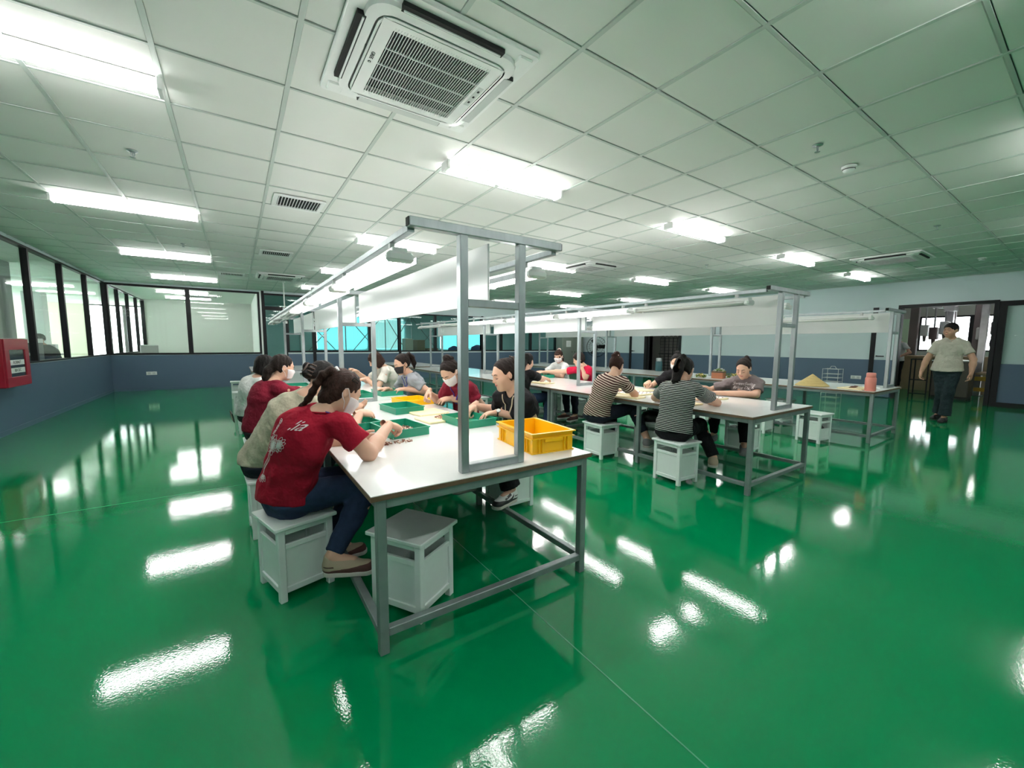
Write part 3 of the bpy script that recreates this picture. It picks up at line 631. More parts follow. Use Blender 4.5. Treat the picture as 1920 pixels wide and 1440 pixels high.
M_PINK = mat('pink_enamel', (.72, .24, .19), .35); M_TEALF = mat('teal_enamel', (.02, .09, .10), .35)
flask(7.06, 1.80, .060, .245, M_PINK, M_PINK, 'pink vacuum flask at the near end of the right table'); flask(8.05, 5.85, .075, .30, M_TEALF, M_STEEL, 'dark teal vacuum flask far along the right table row')
M_PET = glass('clear_plastic', (.8, .9, .92)); M_WATER = glass('water', (.82, .93, .95), 1.33); M_CAPO = mat('orange_cap', (.7, .3, .1), .4)
t = thing('water_bottle', 'clear plastic water bottle standing on the right table row', 'bottle', (7.95, 4.55, TT))
build('bottle_body', MB().lathe([(.03, 0), (.034, .01), (.034, .15), (.014, .195), (.013, .21)], 20), M_PET, t, smooth=True); build('water', MB().lathe([(.031, .004), (.032, .11), (.001, .111)], 20), M_WATER, t, smooth=True)
build('bottle_cap', MB().lathe([(.015, .208), (.015, .228)], 16), M_CAPO, t)
M_WOOD = mat('reddish_wood', (.36, .13, .06), .55, var=(18, .3), stretch=(1, 6, 6)); M_LEAF = mat('green_leaf', (.12, .22, .04), .5, var=(20, .5)); M_LEAF2 = mat('yellow_leaf', (.50, .40, .14), .5, var=(20, .4))
t = thing('wooden_box', 'square reddish wooden box of greens on the right table row', 'box', (7.30, 4.02, TT), .2)
build('box_body', open_box(MB(), .19, .19, .13, .012), M_WOOD, t); build('box_band', rim(MB(), .19, .19, .105, .125, .004), mat('dark_band', (.06, .05, .03), .5), t)
def leaves(name, c, r, n, m, seed, lab):
    rr = random.Random(seed); b = MB()
    for k in range(n):
        a = rr.uniform(0, 2*PI); d = r*rr.random(); e = Euler((rr.uniform(-1, 1), rr.uniform(-1, 1), rr.uniform(0, 6))).to_matrix().to_4x4()
        Mx = Matrix.Translation((d*math.cos(a), d*math.sin(a), rr.uniform(.01, r*.55))) @ e; l = rr.uniform(.025, .05)
        v = [(-l, 0, 0), (-l*.3, l*.32, .006), (l*.5, l*.25, .004), (l, 0, -.004), (l*.5, -l*.25, .004), (-l*.3, -l*.32, .006)]
        b.add([tuple(Mx @ Vector(p)) for p in v], [(0, 1, 2, 3), (0, 3, 4, 5)], k % 2)
    return tag(build(name, b, m, None, c), lab, 'leaves', None, 'stuff')
leaves('leafy_greens', (7.30, 4.02, TT+.115), .085, 60, [M_LEAF, M_WHITE], 3, 'loose greens heaped in the wooden box'); leaves('leafy_greens', (7.42, 3.78, TT), .15, 120, [M_LEAF, M_LEAF2], 4, 'heap of green and yellow leaves right of the wooden box'); leaves('leafy_greens', (7.18, 4.28, TT), .11, 50, [M_LEAF2, M_LEAF], 5, 'scattered stalks left of the wooden box')
b = MB(); rr = random.Random(5); pts = []
for k in range(40): a = k*.5; pts.append((.05*math.cos(a)+.003*k, .035*math.sin(a), .004+.0004*k))
tag(build('cable_coil', MB().tube(pts, .004, 6), mat('brown_cable', (.18, .08, .05), .5), None, (7.15, 2.02, TT+.016), smooth=True), 'loosely coiled dark cable on the cream board by the pink flask', 'cable')
tag(build('paper_sheets', MB().box(-.16, .16, -.11, .11, 0, .004, M=Matrix.Rotation(.3, 4, 'Z')).box(-.15, .15, -.10, .10, .004, .007, M=Matrix.Rotation(.15, 4, 'Z')), M_WHITE, None, (7.52, 1.92, TT)), 'white papers lying beside the pink flask', 'paper')
# black bag on the stool under the middle table
M_BAG = mat('black_leather', (.014, .012, .012), .4, bump=(30, .3, .01))
t = thing('black_bag', 'soft black handbag resting on a stool under the middle table', 'bag', (4.10, 3.05, .40), .3)
build('bag_body', MB().lathe([(.11, 0), (.14, .02), (.145, .06), (.12, .105), (.06, .12)], 18), M_BAG, t, smooth=True); t.children[0].scale = (1.05, .8, 1)
build('bag_strap', MB().tube([(-.12, 0, .08), (-.09, .02, .15), (0, .03, .17), (.09, .02, .15), (.12, 0, .08)], .007, 6), M_BAG, t, smooth=True)
t = thing('black_bag', 'black bag stuffed inside the open-sided stool on the right', 'bag', (6.50, 2.20, .08), 0)
build('bag_body', MB().lathe([(.09, 0), (.105, .03), (.10, .12), (.06, .17), (.02, .18)], 14), M_BAG, t, smooth=True)
# ================================================================ ALONG THE WALLS
t = thing('fire_hose_cabinet', 'red fire hose cabinet with a glazed door on the left wall', 'cabinet', (XL, 8.59, .68))
build('cabinet_body', MB().box(0, .16, -.38, .38, 0, .66, .01), M_RED, t)
dr = build('cabinet_door', MB().box(.16, .178, -.375, .375, .005, .14, .004).box(.16, .178, -.375, .375, .51, .655, .004).box(.16, .178, -.375, -.25, .14, .51, .002).box(.16, .178, .25, .375, .14, .51, .002), M_RED, t)
build('door_window', MB().box(.162, .166, -.25, .25, .14, .51), mat('smoked_glass', (.03, .04, .045), .1), dr)
for z, s in ((.335, 'ROBINET'), (.225, 'RIA SEC')):
    build('label_strip', MB().box(.166, .168, -.24, .22, z-.035, z+.035), M_WHITE, t); text_mesh('label_lettering', s, .06, M_BLACK, .0005, 'CENTER', t, (.1688, -.01, z), (PI/2, 0, PI/2))
def outlet(x, y, z, axis, lab):
    t = thing('wall_socket', lab, 'socket', (x, y, z), 0 if axis == 'y' else -PI/2)
    build('face_plate', MB().box(-.11, .11, -.012, 0, -.045, .045, .004), M_WHITE, t)
    for s in (-.05, .05): build('socket_insert', MB().box(s-.03, s+.03, -.015, -.011, -.028, .028, .002), M_GREYP, t)
outlet(-1.93, YB, .46, 'y', 'white double wall socket low on the back wall'); outlet(XR, 3.78, .47, 'x', 'white double wall socket on the right wall behind the hat')
t = thing('steel_cabinet', 'grey steel cabinet with a paper notice in the far right corner', 'cabinet', (12.78, 14.1, 0))
M_CAB = mat('grey_green_enamel', (.19, .22, .19), .45)
build('cabinet_body', MB().box(-.64, .64, -.2, .2, .04, 1.70, .006), M_CAB, t); build('plinth', MB().box(-.62, .62, -.18, .18, 0, .04), M_BLACK, t)
for s in (-1, 1): d_ = build('cabinet_door', MB().box(min(s*.012, s*.62), max(s*.012, s*.62), -.222, -.2, .08, 1.66, .004), M_CAB, t); build('door_lock', MB().lathe([(.02, 0), (.02, .012)], 12, (0, 0, 0)), M_BLACK, d_, (s*.07, -.225, .95), (PI/2, 0, 0))
build('paper_notice', MB().box(-.42, -.14, -.226, -.223, 1.18, 1.46), M_WHITE, t)
for k in range(4): build('notice_line', MB().box(-.38, -.18-.02*k, -.2275, -.226, 1.40-.05*k, 1.415-.05*k), M_GREYP, t)
t = thing('pedestal_fan', 'tall black pedestal fan standing in the far right corner', 'fan', (12.75, 12.4, 0), -.55)
build('fan_base', MB().lathe([(.24, 0), (.24, .02), (.05, .05)], 24), M_BLACK, t); build('fan_pole', MB().tube([(0, 0, .03), (0, 0, 1.15)], .022, 10), M_BLACK, t); build('motor', MB().tube([(0, .12, 1.2), (0, -.03, 1.2)], .075, 14), M_BLACK, t)
g = MB()
for y, rr_ in ((-.10, (.16, .42)), (.02, (.30, .42)), (-.06, (.43,))):
    for r in rr_: g.tube([(r*math.cos(2*PI*k/32), y, 1.2+r*math.sin(2*PI*k/32)) for k in range(32)], .005, 5, closed=True)
for k in range(24):
    a = 2*PI*k/24; c_, s_ = math.cos(a), math.sin(a); g.tube([(.04*c_, -.11, 1.2+.04*s_), (.3*c_, -.11, 1.2+.3*s_), (.43*c_, -.05, 1.2+.43*s_)], .003, 4); g.tube([(.08*c_, .03, 1.2+.08*s_), (.43*c_, -.05, 1.2+.43*s_)], .003, 4)
build('fan_cage', g, M_BLACK, t)
for k in range(3):
    a = 2*PI*k/3; Mx = Matrix.Translation((0, -.05, 1.2)) @ Matrix.Rotation(a, 4, 'Y') @ Matrix.Rotation(.45, 4, 'X'); build('fan_blade', MB().box(.06, .36, -.004, .004, -.08, .09, .002, M=Mx), M_BLACK, t)
M_WIREW = mat('white_wire', (.62, .64, .62), .4)
t = thing('wire_rack', 'small white wire rack standing by the right wall behind the hat', 'rack', (13.05, 4.12, 0))
g = MB()
for x in (-.17, .17):
    for y in (-.17, .17): g.tube([(x, y, 0), (x, y, .70)], .006, 6)
build('rack_upright', g, M_WIREW, t)
for z in (.06, .22, .36, .46, .56, .69):
    g = MB()
    for k in range(7): u = -.17+.34*k/6; g.tube([(u, -.17, z), (u, .17, z)], .004, 4); g.tube([(-.17, u, z), (.17, u, z)], .004, 4)
    build('wire_shelf', g, M_WIREW, t)
build('rack_hook', MB().tube([(0, -.08, .69), (0, -.04, .76), (0, .04, .76), (0, .08, .69)], .006, 6), M_WIREW, t)
t = thing('drying_rack', 'black wire drying rack with many hooks in the right wall opening', 'rack', (14.1, 9.55, 0))
for y in np.linspace(-.55, .55, 7):
    g = MB()
    for x in (-.15, .15): g.tube([(x, y, 0), (x, y, 1.55)], .010, 6)
    g.tube([(-.15, y, 1.55), (0, y, 1.66), (.15, y, 1.55)], .008, 6); g.tube([(0, y, 1.66), (0, y+.02, 1.76), (0, y-.03, 1.80)], .008, 6)
    build('hanger_frame', g, M_BLACK, t)
for z in np.linspace(.25, 1.55, 12):
    g = MB()
    for x in (-.15, .15): g.tube([(x, -.56, z), (x, .56, z)], .006, 5)
    build('cross_wire', g, M_BLACK, t)
build('rack_tray', MB().box(-.2, .2, -.6, .6, .93, .95), M_BLACK, t)
# ---- machine hall beyond the right wall
M_HALL = mat('hall_wall', (.50, .48, .46), .8); M_MINT = mat('mint_board', (.52, .74, .52), .6); M_HWOOD = mat('plywood', (.45, .33, .2), .6, var=(4, .2)); M_YB = mat('yellow_steel', (.62, .36, .02), .45); M_CONC = mat('hall_column', (.16, .13, .13), .6); M_SILV = mat('bright_sheet_metal', (.55, .53, .55), .3, metal=.9, var=(5, .4))
struct(build('wall_hall_far', MB().box(23.5, 23.6, -6, 12, 0, 1.1).box(23.5, 23.6, -6, 12, 2.5, 4.2).box(23.5, 23.6, -6, 1.2, 1.1, 2.5).box(23.5, 23.6, 4.6, 12, 1.1, 2.5), M_HALL))
for k, y in enumerate((1.2, 1.85, 2.5, 3.15, 3.8)): window(nwin, 'X', 23.5, y, y+.65 if k < 4 else 4.6, 1.1, 2.5, .06, M_GLASS2, .08); nwin += 1
struct(build('wall_hall_side', MB().box(XR+.15, 23.6, -6.1, -6, 0, 4.2).box(XR+.15, 23.6, 12, 12.1, 0, 4.2).box(XR+.15, XR+.2, -6, 12, C+.1, 4.2).box(XR+.16, XR+2.2, P1-.1, P1-.05, 0, C).box(XR+2.2, XR+2.3, P1-.1, 12, 0, C), M_HALL))
struct(build('ceiling_hall', MB().box(XR+.15, 23.6, -6, 12, 4.2, 4.3), M_CONC))
ha = 0
for x, y, r, m, lab in ((17.9, 3.62, .10, M_CONC, 'dark steel column beside the mint board in the hall'), (18.6, 2.35, .09, M_CONC, 'dark steel column behind the walking man'), (16.2, 1.95, .07, M_SILV, 'bright metal post right of the walking man'), (19.5, 3.1, .08, M_SILV, 'bright metal post deep in the hall'), (18.3, 1.55, .09, M_CONC, 'dark steel column at the right of the hall opening'), (21.0, 3.3, .1, M_CONC, 'dark column before the hall windows')):
    t = thing('steel_column', lab, 'column', (x, y, 0), 0, 'columns in the machine hall')
    build('column_shaft', MB().box(-r, r, -r, r, 0, 4.2, .01), m, t); build('base_plate', MB().box(-r*1.6, r*1.6, -r*1.6, r*1.6, 0, .02), m, t)
NTH = ('first', 'second', 'third', 'fourth', 'fifth', 'sixth', 'seventh')
for k in range(7):
    x, y, z = 15.5+1.1*(k % 3), 1.25+.40*k, 2.28+.16*(k % 3); L = .33
    t = thing('overhead_duct', 'overhead sheet metal duct in the hall, %s from the right' % NTH[k], 'duct', (x, y, z), 0, 'sheet metal ducting in the hall')
    build('duct_run', MB().box(-L, L, -.07, .07, -.06, .06, .01), M_SILV if k % 2 else M_CONC, t); build('duct_elbow', MB().tube([(L, 0, 0), (L+.06, .0, .03), (L+.07, .0, .12)], .055, 10), M_SILV, t, smooth=True); build('flange', MB().box(-L-.02, -L+.01, -.09, .09, -.08, .08), M_SILV, t)
for k in range(6):
    x, y = 15.95+1.1*(k % 3)+.2, 1.45+.40*k
    t = thing('hanging_machine', 'metal machine head hanging in the hall, %s from the right' % NTH[k], 'machine', (x, y, 0), 0, 'machine heads in the hall')
    z = 1.5+.12*(k % 2); build('machine_body', MB().box(-.14, .14, -.09, .09, z, z+.36, .02), (M_SILV, M_CONC, M_GREYP)[k % 3], t); build('support_rod', MB().tube([(0, 0, z+.34), (0, 0, 4.2)], .022, 8), M_SILV, t); build('nozzle', MB().lathe([(.05, 0), (.03, -.18)], 12, (0, 0, z)), M_CONC, t)
t = thing('mint_board', 'mint green board standing at the left of the hall opening', 'board', (17.6, 4.05, 0)); build('board_face', MB().box(0, .05, -.36, .36, .9, 2.15), M_MINT, t); build('board_stand', MB().box(.05, .12, -.3, -.24, 0, 2.1).box(.05, .12, .24, .3, 0, 2.1), M_CONC, t); build('orange_notice', MB().box(-.006, 0, .02, .14, 1.28, 1.52), mat('orange_print', (.65, .25, .05), .6), t)
t = thing('plywood_counter', 'plywood counter along the machine hall behind the man', 'counter', (16.75, 2.9, 0)); build('counter_front', MB().box(0, .05, -1.5, 1.4, 0, .98), M_HWOOD, t); build('counter_top', MB().box(-.06, .6, -1.55, 1.45, .98, 1.02), M_HWOOD, t)
for y in (-.9, 0, .8): build('panel_joint', MB().box(-.008, 0, y-.006, y+.006, .02, .97), M_CONC, t)
t = thing('dark_machine_cabinet', 'dark olive machine cabinet just inside the hall opening', 'cabinet', (14.6, 2.22, 0)); build('cabinet_body', MB().box(0, .7, -.32, .32, .06, .93, .01), mat('dark_olive', (.055, .05, .035), .5), t); build('cabinet_top', MB().box(-.02, .72, -.34, .34, .93, .96), M_GREYP, t); build('cabinet_plinth', MB().box(.02, .68, -.3, .3, 0, .06), M_BLACK, t)
t = thing('black_tube_rack', 'thin black tube frame left of the dark cabinet in the hall', 'rack', (14.3, 2.72, 0)); g = MB()
for y in (-.16, .16): g.tube([(0, y, 0), (0, y, .98)], .014, 6); g.tube([(.4, y, 0), (.4, y, .98)], .014, 6)
build('rack_upright', g, M_BLACK, t); build('rack_bar', MB().tube([(0, -.16, .97), (0, .16, .97)], .014, 6).tube([(0, -.16, .45), (0, .16, .45)], .014, 6).tube([(0, -.16, .1), (0, .16, .1)], .014, 6), M_BLACK, t)
t = thing('yellow_bench', 'yellow steel bench frame right of the walking man in the hall', 'bench', (15.2, 1.62, 0)); build('bench_top', MB().box(-.1, .7, -.5, .25, .60, .66, .01), M_HWOOD, t); build('bench_rail', MB().box(-.12, -.06, -.5, .25, .46, .56), M_YB, t); build('bench_rail', MB().box(-.12, -.06, -.5, .25, .20, .29), M_YB, t)
for y in (-.35, .02): build('bench_leg', MB().box(-.13, -.05, y-.04, y+.04, 0, .58), M_YB, t)
t = thing('drum_fan', 'round black fan ring at the right of the hall opening', 'fan', (14.5, 1.28, 0), -1.2); g = MB()
for r in (.36, .34, .2): g.tube([(r*math.cos(2*PI*k/36), 0, 1.38+r*math.sin(2*PI*k/36)) for k in range(36)], .008 if r > .3 else .004, 6, closed=True)
for k in range(20): a = 2*PI*k/20; g.tube([(.05*math.cos(a), 0, 1.38+.05*math.sin(a)), (.35*math.cos(a), 0, 1.38+.35*math.sin(a))], .003, 4)
build('fan_cage', g, M_BLACK, t); build('fan_pole', MB().tube([(0, 0, 0), (0, 0, 1.38)], .025, 8), M_BLACK, t); build('fan_base', MB().lathe([(.22, 0), (.22, .03)], 20), M_BLACK, t); build('motor', MB().tube([(0, -.02, 1.38), (0, .14, 1.38)], .07, 12), M_BLACK, t)
for k in range(4): Mx = Matrix.Translation((0, .03, 1.38)) @ Matrix.Rotation(2*PI*k/4, 4, 'Y') @ Matrix.Rotation(.4, 4, 'X'); build('fan_blade', MB().box(.05, .3, -.004, .004, -.07, .07, M=Mx), M_BLACK, t)
# hall lighting: unseen tube lights added above the machines to brighten the hall
for k, (x, y) in enumerate(((15.5, 2.4), (17.6, 2.4), (20.2, 2.4), (17.6, 5.4))): copy_tree(bpy.data.objects['ceiling_lamp'], (x, y, 3.6), .0, 'lit tube light above the machines in the hall, %s from the opening' % ('first', 'second', 'third', 'off to the left')[k], 'tube lights in the machine hall')
# ---- left office: cartons, machine, desk; side room: scaffold braces, cabinet, boxes, sacks
t = thing('control_cabinet', 'dark control cabinet with white top behind the left glass', 'cabinet', (-3.25, 11.25, 0)); build('cabinet_body', MB().box(-.2, .2, -.25, .25, .5, 1.28, .01), mat('dark_grey_metal', (.07, .08, .08), .5), t); build('cabinet_lid', MB().box(-.2, .2, -.25, .25, 1.28, 1.36), M_WHITE, t); build('cabinet_foot', MB().box(-.2, .2, -.25, .25, 0, .5), M_WHITE, t)
for k in range(4): build('display', MB().box(-.15+.09*k, -.11+.09*k, -.256, -.25, 1.05, 1.10), M_GREYP, t)
t = thing('grey_locker', 'grey green locker behind the left glass beside the fire cabinet', 'locker', (-3.35, 9.45, 0)); build('locker_body', MB().box(-.4, .3, -.3, .35, 0, 1.40, .01), mat('grey_green', (.26, .31, .28), .5), t); build('locker_door', MB().box(-.05, .27, -.32, -.3, .1, 1.36), mat('grey_green', (.26, .31, .28), .5), t)
t = thing('desk', 'white desk by the seated office worker behind the left glass', 'desk', (-3.4, 12.55, 0)); build('desk_top', MB().box(-.5, .35, -.4, .4, 1.02, 1.05), M_WHITE, t)
for x, y in ((-.45, -.35), (.3, -.35), (-.45, .35), (.3, .35)): build('leg', MB().box(x-.02, x+.02, y-.02, y+.02, 0, 1.02), M_GREYP, t)
tag(build('white_carton', MB().box(-.16, .16, -.1, .1, 0, .2, .004), M_WHITE, None, (-3.25, 12.35, 1.05)), 'white carton on the office desk behind the left glass', 'carton')
t = thing('tall_stool', 'grey tall stool under the dark capped office worker', 'stool', (-3.05, 12.05, 0)); build('seat', MB().lathe([(.17, .62), (.18, .64), (.17, .66)], 20), M_GREYP, t)
for x, y in ((-.12, -.12), (.12, -.12), (-.12, .12), (.12, .12)): build('leg', MB().bar((x, y, 0), (x*.7, y*.7, .62), .03), M_BLACK, t)
t = thing('office_chair', 'pale office chair with curved back behind the back wall window', 'chair', (-2.1, 16.3, 0), .4); build('seat', MB().box(-.24, .24, -.24, .24, .44, .52, .04), M_GREYP, t); build('backrest', MB().box(-.22, .22, .2, .26, .55, 1.22, .06), mat('mesh_grey', (.42, .45, .43), .7), t); build('chair_post', MB().tube([(0, 0, .08), (0, 0, .46)], .03, 8), M_BLACK, t)
for k in range(5): a = 2*PI*k/5; build('leg', MB().bar((0, 0, .09), (.28*math.cos(a), .28*math.sin(a), .04), .04, .03), M_BLACK, t)
for k, (x0, x1) in enumerate(((2.3, 4.05), (4.15, 5.85), (5.95, 7.15), (7.25, 8.9))):
    t = thing('scaffold_brace', 'thin crossed scaffold braces outside the side room, bay %s' % ('first', 'second', 'third', 'fourth')[k], 'scaffold', (0, 19.6, 0), 0, 'scaffold braces before the blue sheets')
    for a, b in (((x0, 0, .6), (x1, 0, 2.6)), ((x0, 0, 2.6), (x1, 0, .6))): build('diagonal_brace', MB().tube([a, b], .018, 6), M_LEG, t)
    build('standard', MB().tube([(x0, 0, 0), (x0, 0, 2.8)], .022, 6), M_LEG, t)
t = thing('beige_cabinet', 'beige cabinet seen through the side room window', 'cabinet', (5.85, 16.3, 0)); build('cabinet_body', MB().box(-.16, .16, -.2, .2, 0, 1.5, .01), mat('beige_metal', (.42, .42, .36), .5), t); build('cabinet_door', MB().box(-.15, .15, -.215, -.2, .1, 1.45), mat('beige_metal', (.42, .42, .36), .5), t)
M_CART = mat('cardboard', (.22, .17, .12), .8, var=(8, .2))
for k, (x, y, z, a, h) in enumerate(((6.42, 16.5, 0, .19, .85), (6.42, 16.5, .85, .17, .60), (6.95, 16.5, 0, .30, .85), (6.95, 16.5, .85, .24, .25))): tag(build('cardboard_box', MB().box(-a, a, -.25, .25, 0, h, .01), M_CART, None, (x, y, z)), 'brown cardboard box in the side room, %s' % ('lower box of the tall stack', 'upper box of the tall stack', 'lower box right of the tall stack', 'small top box on the right')[k], 'box', 'cardboard boxes in the side room')
M_SACK = mat('pale_sack', (.40, .46, .42), .85, bump=(20, .5, .02)); M_SACKB = mat('blue_sack', (.02, .05, .14), .7)
for k, (x, y, z, r, h, m) in enumerate(((8.1, 15.35, 0, .42, .62, M_SACK), (8.9, 15.3, 0, .45, .55, M_SACK), (8.45, 15.6, .5, .4, .35, M_SACK), (9.9, 15.4, 0, .42, .75, M_SACK), (8.0, 16.4, .0, .35, 1.2, M_SACKB), (9.3, 16.6, 0, .4, 1.25, M_SACKB))):
    t = tag(build('filled_sack', MB().lathe([(r*.9, 0), (r, h*.25), (r*.97, h*.6), (r*.7, h*.92), (r*.15, h)], 16), m, None, (x, y, z), smooth=True), ['pale filled sack at the left of the heap behind glass', 'pale filled sack in the middle of the heap behind glass', 'pale sack lying on top of the heap behind glass', 'pale filled sack right of the dark post behind glass', 'dark blue sack at the back left of the heap', 'dark blue sack at the back right of the heap'][k], 'sack', 'sacks in the side room')

t = thing('power_drop', 'thin white conduit dropping from the ceiling to the far end of the left rack', 'conduit', (1.09, 12.08, 0))
build('conduit', MB().tube([(0, 0, 1.83), (0, 0, C)], .014, 8), M_WHITE, t, smooth=True); build('ceiling_cup', MB().lathe([(.04, C-.03), (.045, C)], 14), M_WHITE, t); build('junction_box', MB().box(-.05, .05, -.04, .04, 1.80, 1.86, .006), M_WHITE, t)
# ================================================================ PEOPLE: bodies grown as one skin from distance fields
F32 = np.float32
class Field:
    def __init__(s, lo, hi, h):
        s.lo = np.array(lo, float); s.h = h; s.n = np.ceil((np.array(hi)-s.lo)/h).astype(int)+1; s.f = np.full(s.n, .5, F32)
    def _sub(s, lo, hi):
        a = np.clip(np.floor((np.array(lo)-s.lo)/s.h).astype(int), 0, s.n); b = np.clip(np.ceil((np.array(hi)-s.lo)/s.h).astype(int)+1, 0, s.n)
        if (b <= a).any(): return None
        ax = [(s.lo[i]+s.h*np.arange(a[i], b[i])).astype(F32) for i in range(3)]
        return tuple(slice(a[i], b[i]) for i in range(3)), ax[0][:, None, None], ax[1][None, :, None], ax[2][None, None, :]
    def add(s, prim, k=.02, sub=False):
        fn, lo, hi = prim; m = max(k, 2*s.h)+2*s.h
        r = s._sub(np.array(lo)-m, np.array(hi)+m)
        if r is None: return s
        sl, X, Y, Z = r; d = fn(X, Y, Z); f = s.f[sl]
        if sub:
            h = np.maximum(k-np.abs(f+d), 0)/k; s.f[sl] = np.maximum(f, -d)+h*h*k*.25
        else:
            h = np.maximum(k-np.abs(f-d), 0)/k; s.f[sl] = np.minimum(f, d)-h*h*k*.25
        return s
    def cut(s, p, n):
        """keep the side away from n"""
        ax = [(s.lo[i]+s.h*np.arange(s.n[i])).astype(F32) for i in range(3)]
        d = (ax[0][:, None, None]-p[0])*n[0]+(ax[1][None, :, None]-p[1])*n[1]+(ax[2][None, None, :]-p[2])*n[2]
        s.f = np.maximum(s.f, d.astype(F32)); return s
    def wobble(s, amp, fr, seed):
        rr = np.random.RandomState(seed); ax = [(s.lo[i]+s.h*np.arange(s.n[i])).astype(F32) for i in range(3)]
        X, Y, Z = ax[0][:, None, None], ax[1][None, :, None], ax[2][None, None, :]
        w = 0
        for q in range(4):
            a = rr.normal(size=3)*fr*(1+.6*q); w = w + np.sin(a[0]*X+a[1]*Y+a[2]*1.3*Z+rr.rand()*6+1.2*np.sin(fr*.7*Z+q))/(1+.6*q)
        s.f = s.f+(amp*w).astype(F32); return s
    def mesh(s):
        f = s.f; f = np.where(f == 0, 1e-6, f); g = f < 0; n = np.array(f.shape)-1
        c = np.zeros(n, np.int8)
        for i in (0, 1):
            for j in (0, 1):
                for k in (0, 1): c += g[i:n[0]+i, j:n[1]+j, k:n[2]+k]
        cell = np.argwhere((c > 0) & (c < 8)); m = len(cell)
        idx = np.full(n, -1, np.int32); idx[tuple(cell.T)] = np.arange(m)
        acc = np.zeros((m, 3)); cnt = np.zeros(m)
        for ax in range(3):
            o1, o2 = [q for q in range(3) if q != ax]
            for a in (0, 1):
                for b in (0, 1):
                    p = cell.copy(); p[:, o1] += a; p[:, o2] += b; q = p.copy(); q[:, ax] += 1
                    fp, fq = f[tuple(p.T)], f[tuple(q.T)]; k = (fp < 0) != (fq < 0); t = fp[k]/(fp[k]-fq[k])
                    acc[k] += p[k]; acc[k, ax] += t; cnt[k] += 1
        v = acc/cnt[:, None]*s.h+s.lo; quads = []
        for ax in range(3):
            o1, o2 = (ax+1) % 3, (ax+2) % 3; sl = [slice(0, n[i]+1) for i in range(3)]; sl[ax] = slice(0, n[ax]); sl2 = list(sl); sl2[ax] = slice(1, n[ax]+1)
            e = np.argwhere(g[tuple(sl)] != g[tuple(sl2)]); e = e[(e[:, o1] > 0) & (e[:, o2] > 0) & (e[:, o1] < n[o1]) & (e[:, o2] < n[o2])]
            A = e.copy(); B = e.copy(); B[:, o1] -= 1; D = B.copy(); D[:, o2] -= 1; E_ = e.copy(); E_[:, o2] -= 1
            Q = np.stack([idx[tuple(x.T)] for x in (A, B, D, E_)], 1); fl_ = ~g[tuple(e.T)]; Q[fl_] = Q[fl_][:, ::-1]; quads.append(Q)
        return v, np.concatenate(quads)
def _b(*pr):
    p = np.array([q for q, r in pr]); r = np.array([r for q, r in pr]); return (p-r[:, None]).min(0), (p+r[:, None]).max(0)
def cone(a, b, ra, rb, lim=None):
    a, b = np.array(a, float), np.array(b, float); ba = b-a; L = max(ba@ba, 1e-9)
    def fn(X, Y, Z):
        x, y, z = X-a[0], Y-a[1], Z-a[2]; t = np.clip((x*ba[0]+y*ba[1]+z*ba[2])/L, 0, 1)
        d = np.sqrt((x-ba[0]*t)**2+(y-ba[1]*t)**2+(z-ba[2]*t)**2)-(ra+(rb-ra)*t)
        if lim: d = lim(d, X, Y, Z, x, y, z, ba, L)
        return d.astype(F32)
    lo, hi = _b((a, ra), (b, rb)); return fn, lo, hi
def flat_end(d, X, Y, Z, x, y, z, ba, L): return np.maximum(d, (x*ba[0]+y*ba[1]+z*ba[2])/math.sqrt(L)-math.sqrt(L))
def above(zz): return lambda d, X, Y, Z, x, y, z, ba, L: np.maximum(d, zz-Z+0*d)
def econe(a, b, ra, rb, n, s, lim=None):
    """tapered capsule flattened by s along unit vector n"""
    a, b, n = np.array(a, float), np.array(b, float), np.array(n, float); n = n/np.linalg.norm(n); ba = b-a; ba = ba-n*(ba@n)*(1-1/s); L = max(ba@ba, 1e-9)
    def fn(X, Y, Z):
        x, y, z = X-a[0], Y-a[1], Z-a[2]; q = (x*n[0]+y*n[1]+z*n[2])*(1/s-1); x, y, z = x+q*n[0], y+q*n[1], z+q*n[2]
        t = np.clip((x*ba[0]+y*ba[1]+z*ba[2])/L, 0, 1); vx, vy, vz = x-ba[0]*t, y-ba[1]*t, z-ba[2]*t
        r = np.sqrt(vx*vx+vy*vy+vz*vz)+1e-9; c = np.abs(vx*n[0]+vy*n[1]+vz*n[2])/r
        d = (r-(ra+(rb-ra)*t))*(1-(1-s)*c)
        if lim: d = lim(d, X, Y, Z, x, y, z, ba, L)
        return d.astype(F32)
    lo, hi = _b((a, ra), (b, rb)); return fn, lo, hi
def ell(c, r, R=None):
    c, r = np.array(c, float), np.array(r, float); R = np.eye(3) if R is None else np.array(R)     # R columns = local axes
    def fn(X, Y, Z):
        p = [X-c[0], Y-c[1], Z-c[2]]; q = [(p[0]*R[0, i]+p[1]*R[1, i]+p[2]*R[2, i])/r[i] for i in range(3)]
        k0 = np.sqrt(q[0]**2+q[1]**2+q[2]**2)+1e-9; k1 = np.sqrt((q[0]/r[0])**2+(q[1]/r[1])**2+(q[2]/r[2])**2)+1e-9
        return (k0*(k0-1)/k1).astype(F32)
    m = r.max(); return fn, c-m, c+m
def ball(c, r): return cone(c, c, r, r)
